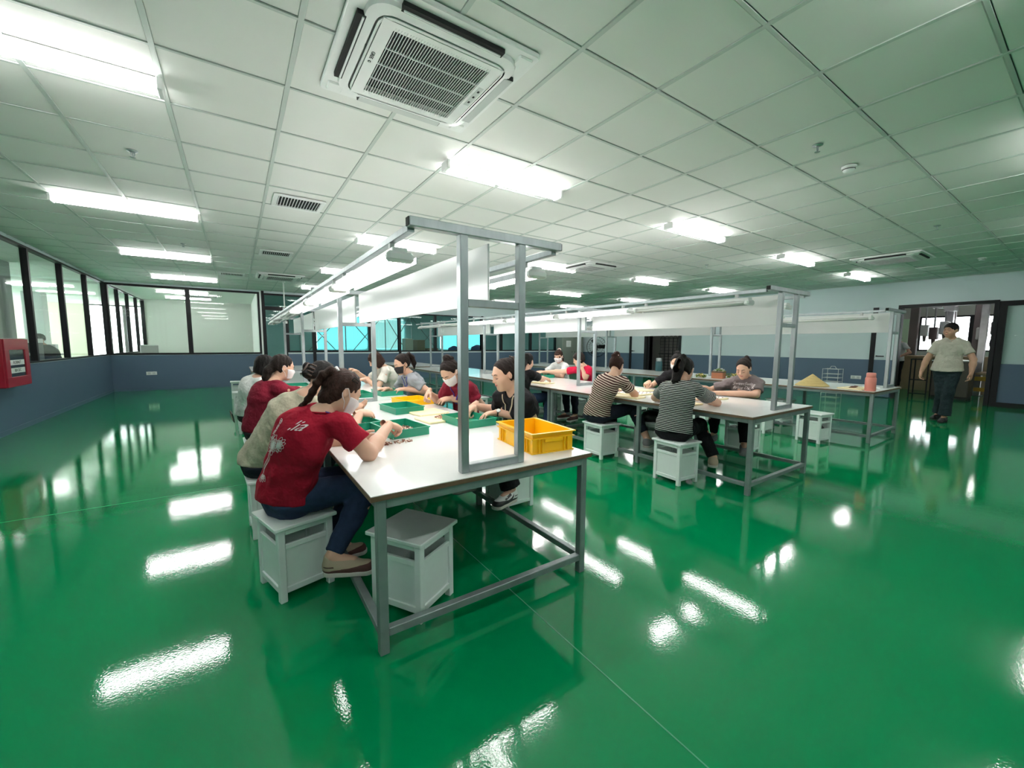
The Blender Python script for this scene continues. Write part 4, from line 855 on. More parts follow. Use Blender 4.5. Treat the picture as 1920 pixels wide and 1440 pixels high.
def to_mesh(name, v, q, m, attr=None):
    me = bpy.data.meshes.new(name); nq = len(q)
    me.vertices.add(len(v)); me.vertices.foreach_set('co', np.asarray(v, F32).ravel()); me.loops.add(nq*4); me.loops.foreach_set('vertex_index', np.asarray(q, np.int32).ravel())
    me.polygons.add(nq); me.polygons.foreach_set('loop_start', np.arange(0, nq*4, 4, dtype=np.int32)); me.polygons.foreach_set('use_smooth', np.ones(nq, bool))
    me.materials.append(m)
    if attr is not None: a = me.attributes.new('along', 'FLOAT', 'POINT'); a.data.foreach_set('value', np.asarray(attr, F32))
    me.update(); me.validate(); return me
def joinm(*ms):
    V, Q, n = [], [], 0
    for v, q in ms: V.append(v); Q.append(q+n); n += len(v)
    return np.concatenate(V), np.concatenate(Q)
# ---- head (x forward, y left, z up), grown once
def head_field(h=.0045):
    f = Field((-.14, -.11, -.20), (.14, .11, .15), h)
    f.add(ell((-.012, 0, .035), (.095, .076, .088))); f.add(ell((.02, 0, -.02), (.071, .063, .095)), .03); f.add(ell((.034, 0, -.075), (.050, .047, .043)), .03)
    f.add(ball((.070, 0, -.098), .017), .03)
    for s in (-1, 1): f.add(ball((.052, s*.034, -.03), .030), .03)
    f.add(cone((.076, .028, .024), (.076, -.028, .024), .015, .015), .02)
    for s in (-1, 1): f.add(ball((.102, s*.031, .006), .018), .016, True)
    for s in (-1, 1): f.add(ell((.0765, s*.031, .004), (.0125, .0155, .0105)), .004)
    f.add(cone((.087, 0, .014), (.103, 0, -.022), .0075, .0125), .012)
    for s in (-1, 1): f.add(ball((.094, s*.011, -.026), .0085), .008)
    f.add(ell((.0875, 0, -.0505), (.0085, .021, .0055)), .006); f.add(ell((.0855, 0, -.0605), (.009, .018, .006)), .006)
    f.add(cone((-.018, 0, -.07), (-.045, 0, -.175), .048, .051), .03)
    for s in (-1, 1): f.add(ell((-.012, s*.078, -.004), (.018, .008, .031)), .008); f.add(ell((-.009, s*.087, 0), (.010, .006, .018)), .004, True)
    return f
HF = head_field(); HEAD = HF.mesh(); HVERT = HEAD[0]
def surf(y, z):
    """x of the face surface at (y, z)"""
    i = int(round((y-HF.lo[1])/HF.h)); k = int(round((z-HF.lo[2])/HF.h)); col = HF.f[:, i, k]; w = np.where(col < 0)[0]
    return HF.lo[0]+HF.h*(w[-1]+.5) if len(w) else .05
def face_line(pts, r, off=.0): return MB().tube([(surf(y, z)+off, y, z) for y, z in pts], r, 6)
def face_parts():
    d = {}
    for s in (-1, 1):
        d['brow', s] = face_line([(s*y, z) for y, z in ((.013, .026), (.025, .031), (.037, .031), (.048, .026))], [.0022, .0030, .0028, .0012], .0005)
        d['lash', s] = face_line([(s*y, z) for y, z in ((.017, .001), (.025, -.0035), (.035, -.0040), (.046, .0005))], [.0012, .0020, .0022, .0016], .0002)
    d['lips'] = MB(); d['lips'] = face_line([(-.021, -.0535), (-.010, -.0525), (0, -.054), (.010, -.0525), (.021, -.0535)], [.0012, .0036, .0040, .0036, .0012], -.0005)
    low = face_line([(-.017, -.0575), (-.008, -.0605), (0, -.061), (.008, -.0605), (.017, -.0575)], [.0012, .0040, .0045, .0040, .0012], -.001); d['lips'].add(low.v, low.f)
    return d
FACE = face_parts()
def mask_mesh():
    g = HF; f = Field(g.lo+g.h*np.array([27, 4, 13]), (.15, .09, .03), g.h); f.f[:] = .5
    # offset head, limited to the mask's outline
    sl = tuple(slice(int(round((f.lo[i]-g.lo[i])/g.h)), int(round((f.lo[i]-g.lo[i])/g.h))+f.n[i]) for i in range(3))
    src = g.f[sl]; f.f[:src.shape[0], :src.shape[1], :src.shape[2]] = src-.0055
    f.add(ell((.085, 0, -.05), (.026, .03, .045)), .02)
    f.cut((0, 0, -.012), (-.12, 0, .99)); f.cut((0, 0, -.108), (.15, 0, -.99)); f.cut((.025, 0, 0), (-1, 0, -.2))
    return f.mesh()
MASK = mask_mesh()
def mask_straps():
    b = MB()
    for s in (-1, 1):
        b.tube([(.03, s*.067, -.02), (.01, s*.082, -.002), (-.014, s*.089, .022), (-.028, s*.086, .012)], .0022, 5); b.tube([(.028, s*.064, -.085), (.008, s*.078, -.05), (-.022, s*.088, -.030), (-.03, s*.086, -.012)], .0022, 5)
    return b
# ---- hair, by style, in the head's frame
def chain(f, pts, rs, k=.015):
    for i in range(len(pts)-1): f.add(cone(pts[i], pts[i+1], rs[i], rs[i+1]), k)
def hair_field(style, extra=None):
    lo, hi = [-.20, -.13, -.26], [.13, .13, .20]
    if extra is not None: e = np.array(extra); lo = np.minimum(lo, e.min(0)-.05); hi = np.maximum(hi, e.max(0)+.05)
    f = Field(lo, hi, .0055)
    if style == 'bob':
        f.add(ell((-.014, 0, .034), (.110, .094, .104))); f.add(ell((-.025, 0, -.05), (.098, .098, .10)), .03)
        f.add(ell((.10, 0, -.055), (.085, .062, .115)), .012, True); f.cut((0, 0, -.125), (-.25, 0, -.97))
    elif style == 'short':
        f.add(ell((-.014, 0, .040), (.104, .085, .095))); f.add(ell((-.045, 0, -.01), (.062, .072, .075)), .03)
        f.add(ell((.085, 0, -.045), (.078, .078, .105)), .010, True); f.cut((0, 0, -.055), (-.4, 0, -.9))
        for s in (-1, 1): f.add(ell((.006, s*.09, -.03), (.036, .03, .05)), .01, True)
    elif style == 'crop':
        f.add(ell((-.014, 0, .040), (.108, .092, .102))); f.add(ell((-.04, 0, -.02), (.072, .082, .085)), .03)
        f.add(ell((.098, 0, -.05), (.080, .068, .108)), .012, True); f.cut((0, 0, -.085), (-.3, 0, -.95))
        for s in (-1, 1): f.add(ell((.004, s*.095, -.035), (.026, .03, .035)), .01, True)
    else:
        f.add(ell((-.020, 0, .037), (.1025, .0835, .096))); f.add(ell((-.045, 0, -.015), (.062, .070, .078)), .03)
        f.add(ell((.088, 0, -.024), (.076, .080, .110)), .02, True); f.cut((0, 0, -.070), (-.45, 0, -.9))
        for s in (-1, 1): f.add(ell((.004, s*.092, -.025), (.030, .03, .045)), .01, True)
    if style == 'braid': f.add(ell((-.055, 0, -.045), (.055, .060, .075)), .02); f.add(ell((-.080, 0, .035), (.055, .060, .075)), .02)
    if style == 'bun': f.add(ball((-.070, 0, .125), .042), .012); f.add(ell((-.09, .012, .10), (.03, .04, .03)), .01)
    if style == 'clip': f.add(ell((-.115, 0, -.005), (.042, .055, .050)), .015); f.add(ball((-.14, .02, .03), .028), .012); f.add(ball((-.145, -.018, -.03), .026), .012)
    if style == 'topclip': f.add(ell((-.095, 0, .085), (.045, .05, .035)), .02); f.add(ball((-.12, .02, .10), .022), .01); f.add(ell((-.085, 0, -.01), (.045, .062, .085)), .03); chain(f, [(-.10, 0, -.02), (-.11, .01, -.11), (-.10, .02, -.17)], [.04, .032, .012])
    if style == 'pony': chain(f, [(-.095, 0, .075), (-.135, 0, .085), (-.165, 0, .03), (-.165, 0, -.05), (-.15, 0, -.12)], [.022, .026, .034, .030, .008])
    if style == 'longpony': chain(f, [(-.090, 0, .085), (-.125, 0, .095), (-.150, .01, .03), (-.155, .015, -.06), (-.14, .02, -.17), (-.12, .02, -.23)], [.026, .032, .048, .052, .040, .012])
    if style == 'low': chain(f, [(-.09, 0, -.02), (-.12, 0, -.06), (-.125, 0, -.13), (-.11, 0, -.2)], [.05, .042, .035, .012])
    if style == 'front': chain(f, [(-.085, 0, -.0), (-.11, .03, -.06), (-.10, .05, -.13)], [.05, .035, .012]); f.add(cone((.066, .055, .02), (.05, .068, -.06), .012, .006), .01); f.add(cone((.066, -.055, .02), (.05, -.068, -.06), .012, .006), .01); f.add(ell((.065, 0, .072), (.028, .06, .020)), .015)
    if extra is not None:
        for i in range(len(extra)-1):
            t = i/(len(extra)-2) if len(extra) > 2 else 0
            if style == 'braid': f.add(ball(extra[i], .027*(1-.55*t)), .006); f.add(cone(extra[i], extra[i+1], .020*(1-.5*t), .02*(1-.5*t)), .008)
    f.wobble(.0016, 75, 3)
    return f.mesh()
# ---- hands: wrist at origin, fingers +x, thumb side +y, palm faces -z (a right hand palm down); mirrored for the left
def hand_mesh(pose):
    f = Field((-.05, -.075, -.11), (.20, .10, .06), .0040)
    f.add(econe((-.045, 0, 0), (.005, 0, 0), .027, .025, (0, 0, 1), .78)); f.add(econe((.0, 0, 0), (.05, .002, 0), .026, .034, (0, 0, 1), .52), .02); f.add(econe((.05, .002, 0), (.075, 0, -.002), .036, .036, (0, 0, 1), .42), .02)
    bend = {'pinch': ((.5, .7, .5), (.65, .8, .5), (.8, .9, .6), (.9, 1.0, .6)), 'rest': ((.25, .35, .25), (.3, .4, .3), (.35, .45, .3), (.4, .5, .3)), 'curl': ((.6, .8, .5), (.7, .9, .6), (.8, 1.0, .6), (.85, 1.0, .6)), 'flat': ((.06, .1, .08), (.08, .12, .1), (.1, .15, .1), (.12, .2, .1)), 'hang': ((.3, .5, .4), (.4, .55, .4), (.45, .6, .4), (.5, .6, .4))}[pose]
    for i, (y, L, sp) in enumerate(((.030, .070, .14), (.010, .078, .03), (-.011, .072, -.08), (-.030, .056, -.2))):
        p = np.array([.078-abs(y)*.15-(.006 if i == 3 else 0), y, 0.]); a = 0
        for j, fr in enumerate((.45, .31, .24)):
            a += bend[i][j]; d = np.array([math.cos(a)*math.cos(sp), math.cos(a)*math.sin(sp), -math.sin(a)]); q = p+d*L*fr; r0 = .0088-.0009*j; f.add(cone(p, q, r0, r0-.0008), .006 if j == 0 else .002); p = q
    th = {'pinch': ((.012, .030, -.006), (.045, .050, -.028), (.075, .046, -.045), (.096, .036, -.052)), 'curl': ((.012, .030, -.006), (.04, .052, -.02), (.068, .05, -.035), (.088, .038, -.046))}.get(pose, ((.012, .028, -.004), (.038, .055, -.014), (.062, .070, -.020), (.085, .076, -.024)))
    f.add(cone(th[0], th[1], .017, .0125), .015); f.add(cone(th[1], th[2], .0115, .0100), .004); f.add(cone(th[2], th[3], .0098, .0078), .003)
    return f.mesh()
HANDS = {p: hand_mesh(p) for p in ('pinch', 'rest', 'curl', 'flat', 'hang')}
# ---- shoes: heel near origin, toe +x, sole on z=0
def shoe_meshes():
    f = Field((-.07, -.07, -.01), (.24, .07, .13), .005)
    f.add(econe((-.005, 0, .045), (.165, 0, .032), .042, .040, (0, 0, 1), .85)); f.add(cone((-.01, 0, .05), (-.008, 0, .088), .038, .036), .02); f.add(cone((.0, 0, .06), (.09, 0, .05), .035, .034), .03)
    f.cut((0, 0, .020), (0, 0, -1)); f.add(cone((0, 0, .085), (0, 0, .14), .030, .034), .004, True)
    up = f.mesh(); f.f = f.f-.0022; f.cut((0, 0, .040), (-.10, 0, 1)); gd = f.mesh()
    f = Field((-.08, -.075, -.012), (.24, .075, .04), .005)
    fn = cone((-.004, 0, 0), (.167, 0, 0), .0455, .0445)[0]; f.add((lambda X, Y, Z: fn(X, Y, 0*Z), np.array([-.05, -.05, -.02]), np.array([.22, .05, .05])), .004); f.cut((0, 0, .026), (0, 0, 1)); f.cut((0, 0, .0), (0, 0, -1))
    so = f.mesh()
    lace = MB()
    for k in range(4): x = .058+.020*k; lace.tube([(x, -.026, .074-.007*k), (x+.004, -.012, .084-.007*k), (x+.006, 0, .087-.007*k), (x+.004, .012, .084-.007*k), (x, .026, .074-.007*k)], .0034, 5)
    return up, so, lace, gd
SHOE_UP, SHOE_SO, SHOE_LACE, SHOE_GD = shoe_meshes()
def vn(v): v = np.array(v, float); return v/np.linalg.norm(v)
def yawv(d): a = math.radians(d); return np.array([math.cos(a), math.sin(a), 0.])
M_SKIN = mat('skin', (.60, .355, .25), .5, sss=.08, bump=(220, .08, .002)); M_SKIN2 = mat('skin_tan', (.48, .27, .18), .5, sss=.06)
M_HAIR = mat('black_hair', (.008, .0065, .006), .6, spec=.18, bump=(90, .8, .006), var=(48, .85), stretch=(.5, 3, .6)); M_HAIRB = mat('brown_hair', (.030, .012, .008), .6, spec=.18, bump=(90, .8, .006), var=(48, .85), stretch=(.5, 3, .6)); M_HAIRD = mat('dark_brown_hair', (.014, .008, .0065), .6, spec=.18, bump=(90, .8, .006), var=(48, .85), stretch=(.5, 3, .6))  # streaked colour noise paints strands and sheen into the hair
M_LIPS = mat('lips', (.46, .16, .14), .4)
def cloth(n, c): return mat(n, c, .88, spec=.2, bump=(11, .8, .035), var=(400, .06))
M_JEANS = mat('blue_denim', (.018, .035, .075), .85, spec=.2, bump=(14, .5, .02), var=(30, .3)); M_DJEANS = mat('dark_denim', (.012, .016, .026), .85, spec=.2, bump=(14, .5, .02), var=(30, .25)); M_BPANT = cloth('black_trousers', (.010, .010, .012)); M_MASKW = mat('white_mask', (.74, .68, .69), .7, bump=(40, .2, .004)); M_MASKB = mat('black_mask', (.012, .012, .014), .7)
M_SOCK = cloth('pale_sock', (.55, .50, .44)); M_STRAPB = mat('blue_lanyard', (.035, .04, .32), .6); M_BEIGEL = mat('beige_lanyard', (.50, .40, .28), .6)
def ik(S, Wr, l1, l2, hint):
    S, Wr = np.array(S), np.array(Wr); d = Wr-S; L = np.linalg.norm(d); L = min(L, (l1+l2)*.995); u = vn(d); a = (l1*l1-l2*l2+L*L)/(2*L); hgt = math.sqrt(max(l1*l1-a*a, 1e-6)); hv = np.array(hint, float); hv = hv-u*(hv@u); return S+u*a+vn(hv)*hgt
def person(P):
    hx, hy = P['hip']; fb = yawv(P['face']); lb = np.array([-fb[1], fb[0], 0]); up = np.array([0, 0, 1.])
    s = P.get('s', 1.); stand = P.get('stand'); seat = P.get('seat', .40); h = P.get('h', .011); W_ = P.get('w', 1.)
    root = thing('person', P['label'], 'person', (hx, hy, 0)); O = np.array([hx, hy, 0])
    loc = lambda p: np.array(p, float)-O
    hd = loc(P['head']); ly, lp, lr = P['look']; hf = yawv(ly)*math.cos(math.radians(lp))-up*math.sin(math.radians(lp)); hl = vn(np.cross(up, hf)); hu = np.cross(hf, hl)
    if lr: a = math.radians(lr); hl, hu = hl*math.cos(a)+hu*math.sin(a), hu*math.cos(a)-hl*math.sin(a)
    HS = .93*s*P.get('hs', 1.); RH = np.stack([hf, hl, hu], 1)
    def H2(v): return np.asarray(v)@(RH.T*HS)+hd
    H = np.array([0, 0, (stand or seat+.095)])
    N = hd-hu*.118*HS-hf*.048*HS-up*.022-fb*.012
    sp = N-H; sd = vn(sp); hun = P.get('hunch', .03)
    M1 = H+sp*.33-fb*hun*.7; Cc = H+sp*.70-fb*hun; tw = math.radians(P.get('twist', 0)); ls = lb*math.cos(tw)+fb*math.sin(tw); fs = np.cross(ls, up); fs = vn(np.cross(ls, sd))
    if fs@fb < 0: fs = -fs
    SC_ = N-sd*.055; dr_ = P.get('drop', .012); SW = .150*s*P.get('sw', 1.)
    S = {'L': SC_+ls*SW-sd*dr_, 'R': SC_-ls*SW-sd*dr_}
    for q in 'LR': S[q] = S[q]+fs*P.get('fwd', .03)
    wr = {}; el = {}
    for q in 'LR':
        wpos, wdir, pn, pose = P[q]; wr[q] = loc(wpos)
        if P.get('e'+q) is not None: el[q] = loc(P['e'+q])
        else: el[q] = ik(S[q], wr[q], .27*s, .235*s, P.get('hint'+q, (lb if q == 'L' else -lb)*.8-up*.8-fb*.3))
    hipj = {'L': H+lb*.085*s, 'R': H-lb*.085*s}; kn, an = {}, {}
    for q, sg in (('L', 1), ('R', -1)):
        if 'k'+q in P: kn[q], an[q] = loc(P['k'+q]), loc(P['a'+q])
        else: kn[q] = fb*.40+lb*sg*.10+up*.47; an[q] = fb*.33+lb*sg*.12+up*.10
    fy = {q: P.get('foot'+q, P['face']+(8 if q == 'L' else -8)) for q in 'LR'}
    pts = np.array([hd, hd+hu*.1, H, N, *S.values(), *wr.values(), *el.values(), *kn.values(), *an.values()]); lo, hi = pts.min(0)-.20, pts.max(0)+.20
    low = None if stand else above(seat+.004)
    def torso(f, g, shirt=False):
        t = W_*s; k = .05
        f.add(econe(H+up*.0, M1, (.150)*t+g, .128*t+g, fs, .74, low), k); f.add(econe(M1, Cc, .128*t+g, .140*t+g, fs, .72), k); f.add(econe(Cc, N-sd*.05, .142*t+g, .085*t+g, fs, .66), k)
        for q in 'LR': f.add(cone(SC_+(S[q]-SC_)*.25+sd*.012, S[q], .058*s+g, .052*s+g), .04)
        if P.get('bust', 1) : 
            for sg in (-1, 1): f.add(ell(Cc+fs*(.075*t)+ls*sg*.062-sd*.01, (.055, .055, .05)), .04)
    # ---- body skin: torso, limbs, feet in one field; head and hands appended where they emerge
    f = Field(lo, hi, h); torso(f, -.022)
    for q in 'LR':
        f.add(cone(S[q], el[q], .047*s, .040*s), .03); f.add(cone(el[q], el[q]+(wr[q]-el[q])*.35, .040*s, .040*s), .02); f.add(cone(el[q]+(wr[q]-el[q])*.3, wr[q], .041*s, .0265*s), .02)
        f.add(cone(hipj[q]+(kn[q]-hipj[q])*.15-up*.012, kn[q], .066*s, .050*s, low), .03); f.add(cone(kn[q], kn[q]+(an[q]-kn[q])*.35, .053*s, .054*s), .03); f.add(cone(kn[q]+(an[q]-kn[q])*.3, an[q], .054*s, .036*s), .03); f.add(cone(an[q]-up*.02, an[q]-up*.035+yawv(fy[q])*.10, .033, .026), .02)
    f.add(cone(N-sd*.02, H2((-.03, 0, -.11)), .060*s, .047*s), .03)
    parts = [f.mesh(), (H2(HEAD[0]), HEAD[1])]
    for q in 'LR':
        wpos, wdir, pn, pose = P[q]; x = vn(wdir); z = -np.array(pn, float); z = vn(z-x*(z@x)); y = np.cross(z, x); hv, hq = HANDS[pose]; hv = hv.copy()*s*.98
        if q == 'L': hv[:, 1] *= -1; hq = hq[:, ::-1]
        # right hand: thumb on +y when palm (-z) faces down and fingers point +x
        parts.append((hv@np.stack([x, y, z], 0)+wr[q], hq))
    v, q_ = joinm(*parts); link('body', to_mesh('body', v, q_, P.get('skin', M_SKIN)), root)
    # ---- shirt
    f = Field(lo, hi, h); torso(f, .004, True); sl_ = P.get('sleeve', .62)
    for q in 'LR':
        e = S[q]+(el[q]-S[q])*sl_; f.add(cone(S[q]-ls*(.02 if q == 'L' else -.02), e, .060*s, .060*s+.006, flat_end), .03)
    hz = P.get('hem', H[2]-.02 if not stand else H[2]-.06)
    f.add(econe(H+up*.02, H-up*.06, .166*W_*s, .182*W_*s, fs, .76, low), .03)
    f.wobble(.0032, 24, int(abs(hx*91+hy*37)) % 1000)
    f.cut((0, 0, hz), (-.12*fb[0], -.12*fb[1], -1)); f.add(cone(N+sd*.055-fs*.01, N+sd*.16, .070*s, .10*s), .012, True)
    f.add(cone(N+sd*.1, N+sd*.0, .052*s, .051*s), .006, True)
    if P.get('vneck'): f.add(cone(N+fs*.075+sd*.02, N+fs*.10-sd*P['vneck'], .055, .012), .01, True)
    v, q_ = f.mesh(); att = None
    if P.get('striped'):
        d = (v-H)@sd; att = d.copy()
        for q in 'LR':
            ax = el[q]-S[q]; L = np.linalg.norm(ax); ax = ax/L; r = v-S[q]; t = r@ax; dist = np.linalg.norm(r-t[:, None]*ax, axis=1); k = (dist < .085) & (t > .035) & (np.abs((v-SC_)@ls) > SW*.86); att[k] = .5-t[k]
    sh = link('shirt', to_mesh('shirt', v, q_, P['shirt'], att), root); root['_shirt'] = 1; shirt_me = sh.data
    # ---- trousers
    f = Field(lo, hi, h); pr = P.get('pant', 1.); t = W_*s
    f.add(econe(H, H+sd*.04, .143*t, .128*t, fs, .72, low), .03)
    for q in 'LR':
        f.add(cone(hipj[q]-fb*.015, kn[q], .092*s, .066*s*pr, low), .03); f.add(cone(kn[q], kn[q]+(an[q]-kn[q])*.5, .066*s*pr, .060*s*pr), .03)
        e = kn[q]+(an[q]-kn[q])*P.get('cuff', .97); f.add(cone(kn[q]+(an[q]-kn[q])*.4, e, .060*s*pr, P.get('cuffr', .048)*s*pr, flat_end), .02)
    f.wobble(.0022, 24, int(abs(hx*53+hy*17)) % 1000)
    if stand: f.cut((0, 0, hz+.025), (0, 0, 1))
    else:                                               # nothing of the trousers above the shirt's hem, behind the lap
        ax = [(f.lo[i]+f.h*np.arange(f.n[i])).astype(F32) for i in range(3)]
        f.f = np.maximum(f.f, -np.maximum(hz+.012-ax[2][None, None, :], ax[0][:, None, None]*fb[0]+ax[1][None, :, None]*fb[1]-.020).astype(F32))
    v, q_ = f.mesh(); link('trousers', to_mesh('trousers', v, q_, P['trousers']), root)
    # ---- shoes
    um = to_mesh('shoe', *SHOE_UP, P.get('shoe', M_WHITE)); sm = to_mesh('sole', *SHOE_SO, P.get('sole', M_WHITE)); lm = SHOE_LACE.mesh('laces', P.get('lace', M_WHITE))
    for q in 'LR':
        o = link('shoe', um, root, tuple(an[q]-up*.10), (P.get('tilt'+q, 0), 0, 0) if 0 else (0, math.radians(P.get('toe'+q, 0)), math.radians(fy[q]))); link('sole', sm, o); link('laces', lm, o)
        if P.get('shoe_extra'):
            for nm, me in P['shoe_extra']: link(nm, me, o)
    # ---- head: hair, brows, eyes, lips, mask
    M4 = Matrix([[*(RH[i]*HS), hd[i]] for i in range(3)]+[[0, 0, 0, 1]])
    def on_head(nm, me): o = link(nm, me, root); o.matrix_local = M4; return o
    style, hm = P['hair']; ex = None
    if 'braid' in P: ex = (np.array([loc(p) for p in P['braid']])-hd)@RH/HS
    on_head('hair', to_mesh('hair', *hair_field(style, ex), hm))
    for sgn in (-1, 1): on_head('eyebrow', FACE['brow', sgn].mesh('eyebrow', M_HAIR, True)); on_head('eye', FACE['lash', sgn].mesh('eye', M_HAIR, True))
    if P.get('mask'): on_head('face_mask', to_mesh('face_mask', *MASK, P['mask'])); on_head('mask_strap', mask_straps().mesh('mask_strap', P['mask']))
    else: on_head('lips', FACE['lips'].mesh('lips', M_LIPS, True))
    for nm, mb, m in P.get('headgear', ()): on_head(nm, mb.mesh(nm, m, True))
    bvh = BVHTree.FromPolygons([tuple(p) for p in np.array([w.co for w in shirt_me.vertices])], [tuple(p.vertices) for p in shirt_me.polygons])
    def on_shirt(p, d, off=.003):
        hit = bvh.ray_cast(Vector(p), Vector(d)); return (hit[0]+hit[1]*off) if hit[0] else None
    G_ = dict(root=root, H=H, N=N, sd=sd, fs=fs, ls=ls, Cc=Cc, S=S, el=el, wr=wr, bvh=bvh, on_shirt=on_shirt)
    # collar band round the neck
    if P.get('collar'):
        e1, e2 = ls, vn(np.cross(ls, sd)); n_ = 20; r0 = .062*s; pc = N-sd*.004+fs*.004
        pp = [pc+(e1*math.cos(2*PI*k/n_)+fs*math.sin(2*PI*k/n_))*r0-sd*(.028 if math.sin(2*PI*k/n_) > 0 else .0)*max(0, math.sin(2*PI*k/n_)) for k in range(n_)]
        build('collar', MB().tube([tuple(p) for p in pp], P['collar'][1], 6, closed=True), P['collar'][0], root, smooth=True)
    if P.get('lanyard'):
        m_, depth = P['lanyard']
        for sgn in (-1, 1):
            pp = [N+ls*sgn*.060-fs*.02+sd*.004]
            for t in np.linspace(0, 1, 9):
                o = N+ls*sgn*(.058*(1-t)+.004)+fs*.35-sd*(.02+depth*t); p = on_shirt(o, -fs, .004)
                if p is not None: pp.append(np.array(p))
            mb = MB()
            for a_, b_ in zip(pp[:-1], pp[1:]): mb.bar(tuple(a_), tuple(b_), .010, .003, up=tuple(fs))
            build('lanyard', mb, m_, root)
    if P.get('print'): P['print'](G_)
    return G_
# ---- prints and badges laid onto the cloth
def flat_text(body, size, shear=0):
    cu = bpy.data.curves.new('t', 'FONT'); cu.body = body; cu.size = size; cu.align_x = 'CENTER'; cu.align_y = 'CENTER'; cu.shear = shear; cu.resolution_u = 2
    o = bpy.data.objects.new('t', cu); COL.objects.link(o); me = bpy.data.meshes.new_from_object(o.evaluated_get(bpy.context.evaluated_depsgraph_get())); bpy.data.objects.remove(o)
    v = [(p.co.x, p.co.y) for p in me.vertices]; fcs = [tuple(p.vertices) for p in me.polygons]; bpy.data.meshes.remove(me); return v, fcs
def lay(G, v2, fcs, org, au, aw, d, m, name, off=.0035):
    """lay a flat 2-D figure on the shirt: rays along d from the plane (org, au, aw)"""
    pts = []; ok = []
    for u, w in v2:
        p = G['on_shirt'](org+au*u+aw*w, d, off); ok.append(p is not None); pts.append(p or Vector((0, 0, 0)))
    ff = [q for q in fcs if all(ok[i] for i in q)]
    me = bpy.data.meshes.new(name); me.from_pydata([tuple(p) for p in pts], [], ff); me.materials.append(m); o = link(name, me, G['root']); return o
def ribbon(pts, w, closed=False):
    v, f = [], []; n = len(pts)
    for i, p in enumerate(pts):
        a, b = pts[i-1 if (i or closed) else 0], pts[(i+1) % n if (closed or i < n-1) else i]; dx, dy = b[0]-a[0], b[1]-a[1]; L = math.hypot(dx, dy)+1e-9
        v += [(p[0]-dy/L*w/2, p[1]+dx/L*w/2), (p[0]+dy/L*w/2, p[1]-dx/L*w/2)]
    for i in range(n if closed else n-1): j = (i+1) % n; f.append((2*i, 2*i+1, 2*j+1, 2*j))
    return v, f
M_PRINT = mat('white_print', (.72, .66, .66), .7)
def floral(G):
    v, f = [], []
    def put(a): n = len(v); v.extend(a[0]); f.extend([tuple(i+n for i in q) for q in a[1]])
    def petal(cx, cy, ang, L, Wd, w=.0025):
        for sc in (1, .62):
            pts = []
            for k in range(15): t = 2*PI*k/15; x, y = L*sc*(.5-.5*math.cos(t)), Wd*sc*math.sin(t)*(.6+.4*math.cos(t/2)**2); pts.append((cx+x*math.cos(ang)-y*math.sin(ang), cy+x*math.sin(ang)+y*math.cos(ang)))
            put(ribbon(pts, w, True))
    for k in range(13): petal(-.01, .0, math.radians(-160+27*k), .060 if k % 2 else .045, .017)
    for k in range(6): petal(.035, .008, math.radians(-80+32*k), .045, .014)
    for k in range(7):
        pts = [(-.02-.02*t+.004*k-.012+.006*math.sin(6*t+k), -.03-.15*t) for t in np.linspace(0, 1, 14)]; put(ribbon(pts, .002))
    for k in range(5): petal(-.045+.006*k, -.185, math.radians(-120+18*k), .045, .010)
    for k in range(4): petal(-.035, .03+.03*k, math.radians(60+25*k), .035, .009)
    org = G['Cc']-G['fs']*.35-G['sd']*.03-G['ls']*-.015; lay(G, v, f, org, -G['ls'], G['sd'], G['fs'], M_PRINT, 'floral_print')
    a = flat_text('lia', .075, .2); lay(G, a[0], a[1], G['Cc']-G['fs']*.35+G['sd']*.085-G['ls']*.055, -G['ls'], G['sd'], G['fs'], M_PRINT, 'back_lettering')
def script(G):
    for s_, dz in (('SweetSwing', .0), ('Bring Deep', -.05)):
        a = flat_text(s_, .050, .25); lay(G, a[0], a[1], G['Cc']+G['fs']*.35+G['sd']*(.085+dz), G['ls'], G['sd'], -G['fs'], M_PRINT, 'chest_lettering', .0045)
def clipmb(c, r): return MB().tube([(c[0]+r*math.cos(a), c[1]+r*1.3*math.sin(a), c[2]) for a in np.linspace(0, 2*PI, 9)[:-1]], .007, 6, closed=True)
CLAW = MB()
for sgn in (-1, 1):
    for k in range(4): CLAW.tube([(-.10-.012*k, 0, .125-.012*k), (-.105-.012*k, sgn*.03, .118-.012*k), (-.10-.012*k, sgn*.052, .085-.012*k)], .005, 5)
CLAW.tube([(-.09, 0, .13), (-.15, 0, .085)], .008, 6)
CLAW2 = MB()
for sgn in (-1, 1):
    for k in range(4): CLAW2.tube([(-.15, 0, .04-.025*k), (-.15, sgn*.035, .042-.025*k), (-.125, sgn*.06, .04-.025*k)], .006, 5)
CLAW2.tube([(-.152, 0, .05), (-.155, 0, -.045)], .009, 6)
SCRUN = MB().tube([(-.085+.0*k, .030*math.cos(a), .108+.030*math.sin(a)) for k, a in enumerate(np.linspace(0, 2*PI, 13)[:-1])], .011, 8, closed=True)
PINS = MB()
for pts in (((-.02, -.089, .07), (.02, -.08, .075), (.022, -.074, .09), (-.015, -.08, .092), (-.02, -.089, .07)),): PINS.tube(pts, .003, 5)
BRAIDCLIP = MB().tube([(-.095, -.045, .085), (-.10, 0, .105), (-.095, .045, .085)], .010, 8).tube([(-.125, -.03, .03), (-.13, .0, .035), (-.125, .03, .03)], .007, 6)
M_CLIP = mat('metal_clip', (.45, .44, .44), .3, metal=.8); M_TORT = mat('dark_claw', (.05, .025, .015), .3); M_PINKS = mat('pale_scrunchie', (.75, .55, .52), .8)
SH_RED, SH_BURG, SH_BEIGE, SH_WHITE = cloth('red_cotton', (.30, .006, .022)), cloth('burgundy_cotton', (.19, .010, .026)), cloth('beige_cotton', (.44, .41, .31)), cloth('white_cotton', (.66, .67, .66))
